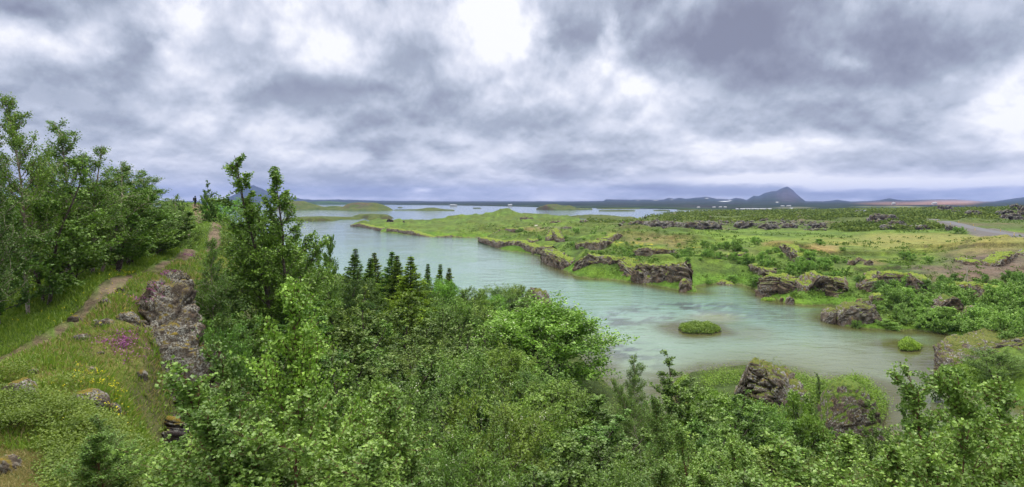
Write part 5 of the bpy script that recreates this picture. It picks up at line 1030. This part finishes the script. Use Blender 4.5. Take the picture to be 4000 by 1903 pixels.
# wild flowers
def flowers(mat, pts, size, label, cat, rs_):
    P = np.vstack(pts); n = len(P); P3 = np.repeat(P, 4, 0)+rs_.normal(0, size*.7, (n*4,3)); V, Fc, var = leaves(P3, rs_.normal(0,1,(n*4,3)), size, rs_, up=1.5, width=1)
    stuff('wild_flowers', V, Fc, var, mat, label, cat)
def fl(pxr, dr_, n, hh, clus=.0):
    px = rs.uniform(*pxr, n); d = rs.uniform(*dr_, n); x = (px-CX)/F*d; z, _, _ = heights(x, d); return np.stack([x, d, z+hh*rs.uniform(.6, 1.2, n)], 1)
flowers('yellow', [fl((0,260),(21,29),40,.28), fl((190,330),(15.8,18),70,.30), fl((270,340),(23,30),40,.25), fl((380,460),(36,50),30,.3), fl((100,300),(14,16.5),25,.3)], .035, 'small yellow flowers dotted beside the path and on the slope', 'flowers', rs)
def rocktop(px, d, n, w_, rs_):
    c = wp(px, d); return np.stack([c[0]+rs_.normal(0, w_, n), c[1]+rs_.normal(0, w_, n)], 1)
DEPS = bpy.context.evaluated_depsgraph_get()
def on_top(xy):
    bpy.context.view_layer.update(); dg = bpy.context.evaluated_depsgraph_get(); out = []
    for a, b in xy:
        hit, loc, nr, i, ob, mt = C.ray_cast(dg, Vector((a, b, 17.6)), Vector((0, 0, -1)))
        if hit and loc.z > 10: out.append(loc[:])
    return np.array(out)
pts_p = on_top(np.vstack([rocktop(318,20.4,130,.30,rs), rocktop(285,20.6,60,.35,rs), rocktop(345,25.6,90,.35,rs), rocktop(375,24.6,60,.3,rs), rocktop(405,30.3,60,.25,rs), rocktop(440,31.2,50,.2,rs), rocktop(478,43,60,.3,rs)]))
flowers('purple', [pts_p+np.array([0,0,.04])], .06, 'purple thyme cushions on and beside the lava crags', 'flowers', rs)
pts_d = on_top(np.vstack([rocktop(372,24.4,500,.45,rs), rocktop(420,22.3,260,.35,rs), rocktop(445,25,300,.3,rs), rocktop(470,31.5,400,.5,rs), rocktop(330,21.5,900,.5,rs)]))
q = pts_d; stuff('dry_grass', *blades(q[:,0], q[:,1], q[:,2], np.full(len(q), .16), .8, rs, .06), 'drygrass', 'dry grass tufts growing on the lava crags', 'dry grass')
# turf on the pinnacle and the mound
def turf(cx, d, rx, ry, n, mat, label, size=.12, zmin=2.2, tint=(1,1,1)):
    c = wp(cx, d); bpy.context.view_layer.update(); dg = bpy.context.evaluated_depsgraph_get(); out = []
    for a, b in zip(rs.uniform(-1, 1, n), rs.uniform(-1, 1, n)):
        if a*a+b*b > 1: continue
        hit, loc, nr, i, ob, mt = C.ray_cast(dg, Vector((c[0]+a*rx, c[1]+b*ry, 11)), Vector((0, 0, -1)))
        if hit and loc.z > zmin and nr.z > .45 and ob.name.startswith('lava'): out.append(loc[:])
    q = np.array(out)
    if len(q) < 5: print('turf miss', label); return
    V, F_, vr_ = blades(q[:,0], q[:,1], q[:,2], np.full(len(q), size), .6, rs, .35); o = stuff('turf', V, F_, vr_, mat, label, 'turf'); o.color = (*tint, 1)
turf(2140, 52.2, 3.4, 2.8, 7000, 'grass', 'grassy turf roofing the dome-shaped lava mound', .22, 2.0)
turf(1925, 58.5, 3.8, 2.4, 3500, 'grass', 'patchy turf on top of the lava pinnacle', .2, 3.5, (1.1,1,.8))
turf(2520, 73, 7, 4, 6000, 'grass', 'turf on the headland at the right edge', .22, 2.6, (1.2,1.05,.8))
# ------------------------------------------------------------------ road
def strip(name, pts, w_, mat, dz=.10):
    P = np.array(pts); S = np.linspace(0, len(P)-1, 90); Q = np.stack([np.interp(S, np.arange(len(P)), P[:,k]) for k in (0,1)], 1); T = np.gradient(Q, axis=0); T /= np.linalg.norm(T, axis=1)[:,None]; Nn = np.stack([-T[:,1], T[:,0]], 1)
    V = []
    zc = np.array([max(hz(q[0]+Nn[i,0]*o_, q[1]+Nn[i,1]*o_) for o_ in (-3, 0, 3)) for i, q in enumerate(Q)]); zc = np.convolve(np.pad(zc, 6, 'edge'), np.ones(13)/13, 'valid')+.45
    for off, dzz in ((-w_*.5-3.5, -2.2), (-w_*.5, 0), (w_*.5, 0), (w_*.5+3.5, -2.2)):
        V.append(np.hstack([Q+Nn*off, (zc+dzz+dz)[:,None]]))
    V = np.stack(V, 1).reshape(-1,3); Fq = grid_faces(len(Q), 4); mi = np.tile([1,0,1], len(Q)-1)
    o = obj(name, mesh(name, V, Fq, None, mat, False, mi)); tag(o, kind='structure'); return Q, zc, Nn
t = NT('asphalt'); M['asphalt'] = t.bsdf(t.mix(t.noise(2, 4), (.075,.075,.085), (.115,.115,.13)), .9)
t = NT('gravel'); M['gravel'] = t.bsdf(t.mix(t.noise(3, 5, .7), (.06,.055,.055), (.15,.14,.14)), .95)
RQ, RZ, RN = strip('road', [(wp(2331, 400))]+road_w[1:]+[wp(2800, 150)], 5.4, [M['asphalt'], M['gravel']])
strip('road', [wp(2195, 640), wp(2168, 625), wp(2166, 600), wp(2176, 570), wp(2188, 545)], 7, [M['asphalt'], M['gravel']], 1.4)
def simple(name, parts_, label, cat, loc, rz=0, group=None, sc=1):
    e = bpy.data.objects.new(name, None); COL.objects.link(e); e.location = loc; e.rotation_euler = (0,0,rz); e.scale = (sc,)*3; tag(e, label, cat, group)
    for nm, me in parts_: o = bpy.data.objects.new(nm, me); COL.objects.link(o); o.parent = e
    return e
def boxes(bs, mat, bev=0, name='part'):
    bm = bmesh.new()
    for (cx, cy, cz, sx, sy, sz) in bs:
        r = bmesh.ops.create_cube(bm, size=1); bmesh.ops.scale(bm, vec=(sx,sy,sz), verts=r['verts']); bmesh.ops.translate(bm, vec=(cx,cy,cz), verts=r['verts'])
    if bev: bmesh.ops.bevel(bm, geom=bm.edges[:], offset=bev, segments=2, affect='EDGES')
    me = bpy.data.meshes.new(name); bm.to_mesh(me); bm.free(); me.materials.append(M[mat]); return me
def flat_mat(n, c, r=.6): t = NT(n); M[n] = t.bsdf(t.mix(t.noise(3, 3), tuple(v*.85 for v in c), c), r)
flat_mat('post_yellow', (.75,.50,.10)); flat_mat('post_white', (.7,.7,.68)); flat_mat('post_wood', (.42,.38,.32)); flat_mat('wall_white', (.38,.39,.41)); flat_mat('roof_grey', (.25,.27,.3)); flat_mat('van_paint', (.62,.66,.7), .3); flat_mat('dark_glass', (.02,.025,.03), .15); flat_mat('tyre', (.02,.02,.02)); flat_mat('cloth_black', (.012,.013,.017), .8); flat_mat('skin', (.42,.26,.18)); flat_mat('cloth_grey', (.05,.055,.065)); flat_mat('pack_strap', (.10,.11,.06)); flat_mat('wool', (.66,.62,.54), .95); flat_mat('wire', (.3,.3,.3))
def zb(u, v): return (2125+u*.175, 515+v*.175)
post_b = boxes([(0,0,.35,.13,.13,.9)], 'post_yellow', .02, 'post'); band = boxes([(0,0,.86,.135,.135,.14)], 'post_white', .01, 'reflector_band')
for r, (u_, v_) in enumerate([(1283,262),(1410,272),(1550,283),(1575,303),(1743,317),(1888,368),(2090,380),(2538,470)]):
    a, b = zb(u_, v_); x, y = at(a, b, 7.6); i = np.argmin(np.hypot(RQ[:,0]-x, RQ[:,1]-y)); sd = np.sign((x-RQ[i,0])*RN[i,0]+(y-RQ[i,1])*RN[i,1]) or 1
    x, y = RQ[i]+RN[i]*sd*3.6; simple('road_post', [('post', post_b), ('reflector_band', band)], f'yellow roadside marker post, {ord_(r)} from the left along the asphalt road', 'road post', (x, y, RZ[i]), 0, 'yellow marker posts along the road', 1.15)
fp = boxes([(0,0,.5,.12,.12,1.3)], 'post_wood', .015, 'post')
fence = bpy.data.objects.new('fence', None); COL.objects.link(fence); fw = []
for u_ in [2120,2170,2228,2265,2290,2318,2352,2382,2420,2448,2508,2560,2600]:
    a = 2125+u_*.175; v_ = np.interp(u_, [2120,2265,2600], [488,508,560]); x, y = at(a, 515+v_*.175, 6.6); z = hz(x, y); fw.append((x, y, z))
fence.location = fw[0]; tag(fence, 'thin wooden post and wire fence below the road at the right edge', 'fence')
for p in fw:
    o = bpy.data.objects.new('post', fp); COL.objects.link(o); o.parent = fence; o.location = (p[0]-fw[0][0], p[1]-fw[0][1], p[2]-fw[0][2]); o.scale = (1, 1, 1.0+rng.uniform(-.1,.15))
wv = [tube([np.array([(p[0]-fw[0][0], p[1]-fw[0][1], p[2]-fw[0][2]+hh_) for p in fw])], [np.full(len(fw), .012)]) for hh_ in (.5, .95)]
for v, f in wv: o = obj('wire', mesh('wire', v, f, None, [M['wire']]), fence)
# lone pole on the lava wall
x, y, z = drop(2428, 735, 3); pm = boxes([(0,0,.9,.09,.09,2.4)], 'post_wood', .01, 'pole'); st_ = tube([np.array([[0,0,1.6],[-.5,0,-.1]])], [np.full(2,.03)])
simple('wooden_pole', [('pole', pm), ('brace', mesh('brace', *st_, None, [M['post_wood']]))], 'thin pale wooden pole with a brace standing at the inland lava wall', 'pole', (x, y-.5, z+1.6), 0, None, 1.4)
# van on the far road
vb = boxes([(0,0,1.0,5.2,2.0,1.3),(-.5,0,1.85,4.0,1.85,.7)], 'van_paint', .18, 'body'); vg = boxes([(1.62,0,1.75,.5,1.7,.5)], 'dark_glass', .05, 'windscreen'); vs = boxes([(-.5,0,1.9,3.4,1.88,.42)], 'dark_glass', .04, 'side_windows')
def disc(nm, mat, r, w_):
    bm = bmesh.new(); bmesh.ops.create_cone(bm, cap_ends=True, segments=20, radius1=r, radius2=r, depth=w_); bmesh.ops.rotate(bm, verts=bm.verts, matrix=__import__('mathutils').Matrix.Rotation(pi/2, 3, 'X')); me = bpy.data.meshes.new(nm); bm.to_mesh(me); bm.free(); me.materials.append(M[mat]); return me
ty = disc('wheel', 'tyre', .38, .26); x, y = wp(2171, 585)
e = simple('van', [('body', vb), ('windscreen', vg), ('side_windows', vs)], 'small light van driving on the far stretch of road', 'van', (x, y, hz(x, y)+1.9), radians(110))
for dx in (-1.6, 1.6):
    for dy in (-.95, .95): o = obj('wheel', ty, e, (dx, dy, .38))
# houses on the far shore
def house(px, d, L, w_, h, label, rz=0.0, roof='roof_grey', z=None):
    x, y = wp(px, d); i = int(np.argmin(abs(fx-px))); z = float(np.interp(d, fd[:,i], zf[:,i])) if z is None else z
    wl = boxes([(0,0,h/2-.4,L,w_,h+.8)], 'wall_white', .03, 'wall')
    v = [(-L/2-.3,-w_/2-.4,h),(L/2+.3,-w_/2-.4,h),(L/2+.3,w_/2+.4,h),(-L/2-.3,w_/2+.4,h),(-L/2-.3,0,h+w_*.32),(L/2+.3,0,h+w_*.32)]
    rf = bpy.data.meshes.new('roof'); rf.from_pydata(v, [], [(0,1,5,4),(2,3,4,5),(1,2,5),(3,0,4),(0,3,2,1)]); rf.materials.append(M[roof])
    wn_ = boxes([(k*L/5,-w_/2-.02,h*.55,L/12,.08,h*.35) for k in (-2,-1,0,1,2)], 'dark_glass', 0, 'window')
    e = simple('house', [('wall', wl), ('roof', rf), ('window', wn_)], label, 'house', (x, y, z), rz, 'white houses of the far lakeside village')
hs = [1854,1866,1874,1883,1893,1901,1907,1915,1921,1929,1936,1796,1812,1824,1757,1968,1984,1991]
for r, a in enumerate(sorted(hs)):
    d = 1260 if a > 1850 else 1480
    if a in (1968, 1984): d = 1650
    if a == 1991: d = 1300
    house(a, d, rng.uniform(4.5, 8)*(1.4 if a in (1968,1984) else 1), 5, rng.uniform(1.1, 1.6), f'white house, {ord_(r)} from left in the far village under the mountain', rng.uniform(-.2,.2))
house(1138, 2100, 16, 9, 4.0, 'white farm building on the far shore, left of the middle, leftmost of a pair', 0, 'roof_grey', .5)
house(1146, 2100, 10, 8, 3.2, 'smaller white farm building beside the long one on the far shore', 0, 'roof_grey', .5)
house(1283, 2050, 14, 9, 4.5, 'lone white farmhouse on the far shore left of the dark crater island', 0, 'roof_grey', .5)
# steam from the vents


bm = bmesh.new(); bmesh.ops.create_icosphere(bm, subdivisions=4, radius=1); sv = np.array([v.co[:] for v in bm.verts]); sf = np.array([[v.index for v in f.verts] for f in bm.faces]); bm.free()
def plume(px, py, d, w_, h, seed, label):
    V = []; Fc = []; n = 0; r_ = np.random.RandomState(seed)
    for k in range(6):
        f = k/5; rr = w_*(.16+.2*f)*r_.uniform(.8, 1.2); v = sv*(1+.35*fbm(sv*1.7+seed+k*9, 3, seed)[:,None])*np.array([rr, rr, rr*.7])+np.array([w_*.75*f-w_*.3, 0, h*f*.8+rr*.4]); V.append(v); Fc.append(sf+n); n += len(sv)
    x, y = wp(px, d); z = H-(py-YH)/F*d; o = obj('steam_plume', mesh('steam_plume', np.vstack(V), np.vstack(Fc), None, [M['steam_white']]), None, (x, y, z)); tag(o, label, 'steam')
t = NT('steam_white'); d1_ = t.n('ShaderNodeBsdfDiffuse'); d1_.inputs[0].default_value = (.6,.6,.63,1); d2_ = t.n('ShaderNodeBsdfTranslucent'); d2_.inputs[0].default_value = (.5,.5,.53,1); mx_ = t.n('ShaderNodeMixShader'); t.l(d1_.outputs[0], mx_.inputs[1]); t.l(d2_.outputs[0], mx_.inputs[2]); t.l(mx_.outputs[0], t.out.inputs['Surface']); M['steam_white'] = t.m
plume(2244, 519.5, 2300, 16, 10, 3, 'white steam cloud rising from the pinkish hills, the left one')
plume(2346, 519.5, 2300, 20, 10, 7, 'white steam cloud rising from the pinkish hills, the right one')
# ------------------------------------------------------------------ the walker on the hilltop
def person(px, d, label):
    x, y = wp(px, d); z = hz(x, y)
    J = [((0,0,.96),.15),((0,0,1.12),.145),((0,.0,1.30),.165),((0,.01,1.44),.12),((0,.0,1.52),.06),((0,-.01,1.60),.085),((0,-.01,1.68),.098),((0,0,1.755),.07)]
    for s in (-1, 1): J += [((s*.10,0,.90),.11),((s*.11,-.02,.50),.07),((s*.12,.03,.12),.05),((s*.12,-.05,.04),.045),((s*.13,-.16,.03),.035),((s*.19,.01,1.42),.075),((s*.25,.03,1.16),.052),((s*.24,-.10,.95),.04),((s*.235,-.16,.90),.035)]
    E_ = [(0,1),(1,2),(2,3),(3,4),(4,5),(5,6),(6,7)]
    for o_ in (8, 17): E_ += [(0,o_),(o_,o_+1),(o_+1,o_+2),(o_+2,o_+3),(o_+3,o_+4),(3,o_+5),(o_+5,o_+6),(o_+6,o_+7),(o_+7,o_+8)]
    me = bpy.data.meshes.new('body'); me.from_pydata([j[0] for j in J], E_, []); o = bpy.data.objects.new('person', me); COL.objects.link(o); o.location = (x, y, z-.02); o.rotation_euler = (0,0,radians(160))
    sk = o.modifiers.new('skin', 'SKIN')
    for i, j in enumerate(J): me.skin_vertices[0].data[i].radius = (j[1], j[1]*.85); me.skin_vertices[0].data[i].use_root = (i == 0)
    o.modifiers.new('sub', 'SUBSURF').levels = 2; o.modifiers['sub'].render_levels = 2
    me.materials.append(M['cloth_black']); tag(o, label, 'person')
    def blob_(nm, c, r, mat, seg=2):
        bm = bmesh.new(); bmesh.ops.create_icosphere(bm, subdivisions=3, radius=1); bmesh.ops.scale(bm, vec=r, verts=bm.verts); bmesh.ops.translate(bm, vec=c, verts=bm.verts); m_ = bpy.data.meshes.new(nm); bm.to_mesh(m_); bm.free(); m_.materials.append(M[mat]); return obj(nm, m_, o)
    blob_('hat', (0,.005,1.72), (.115,.125,.085), 'cloth_black'); blob_('face', (0,-.075,1.645), (.06,.04,.08), 'skin')
    pk = boxes([(0,.24,1.24,.34,.22,.52),(0,.36,1.12,.24,.08,.26)], 'cloth_grey', .05, 'pack'); stp = boxes([(-.12,.0,1.50,.05,.32,.03),(.12,.0,1.50,.05,.32,.03)], 'pack_strap', .01, 'strap')
    e = simple('backpack', [('pack', pk), ('strap', stp)], 'dark backpack worn by the walker on the hilltop', 'backpack', (x, y, z-.02), radians(160))
person(491, 99, 'person in dark jacket and hat standing on the hilltop where the path ends')
# white sheep on the brown hump
x, y, z = drop(1348, 573, 6)
def sheep(x, y, z):
    r_ = sv*np.array([.62,.34,.36])*(1+.06*fbm(sv*5, 2, 4)[:,None])+np.array([0,0,.72]); hd = sv*np.array([.20,.12,.14])+np.array([.72,0,.95]); nk = sv*np.array([.26,.17,.2])+np.array([.52,0,.85])
    n = len(sv); o = obj('sheep', mesh('sheep', np.vstack([r_,nk,hd]), np.vstack([sf,sf+n,sf+2*n]), None, [M['wool']]), None, (x, y, z)); o.rotation_euler = (0,0,.4); tag(o, 'white sheep standing on the brown hump above the narrow point', 'sheep')
    for sx in (-.38, .38):
        for sy in (-.17, .17): lv, lf = tube([np.array([[sx,sy,.6],[sx+.02,sy,.3],[sx,sy,0]])], [[.07,.045,.04]], 6); obj('leg', mesh('leg', lv, lf, None, [M['wool']]), o)
    o.scale = (1.3,)*3
sheep(x, y, z)
print('done')
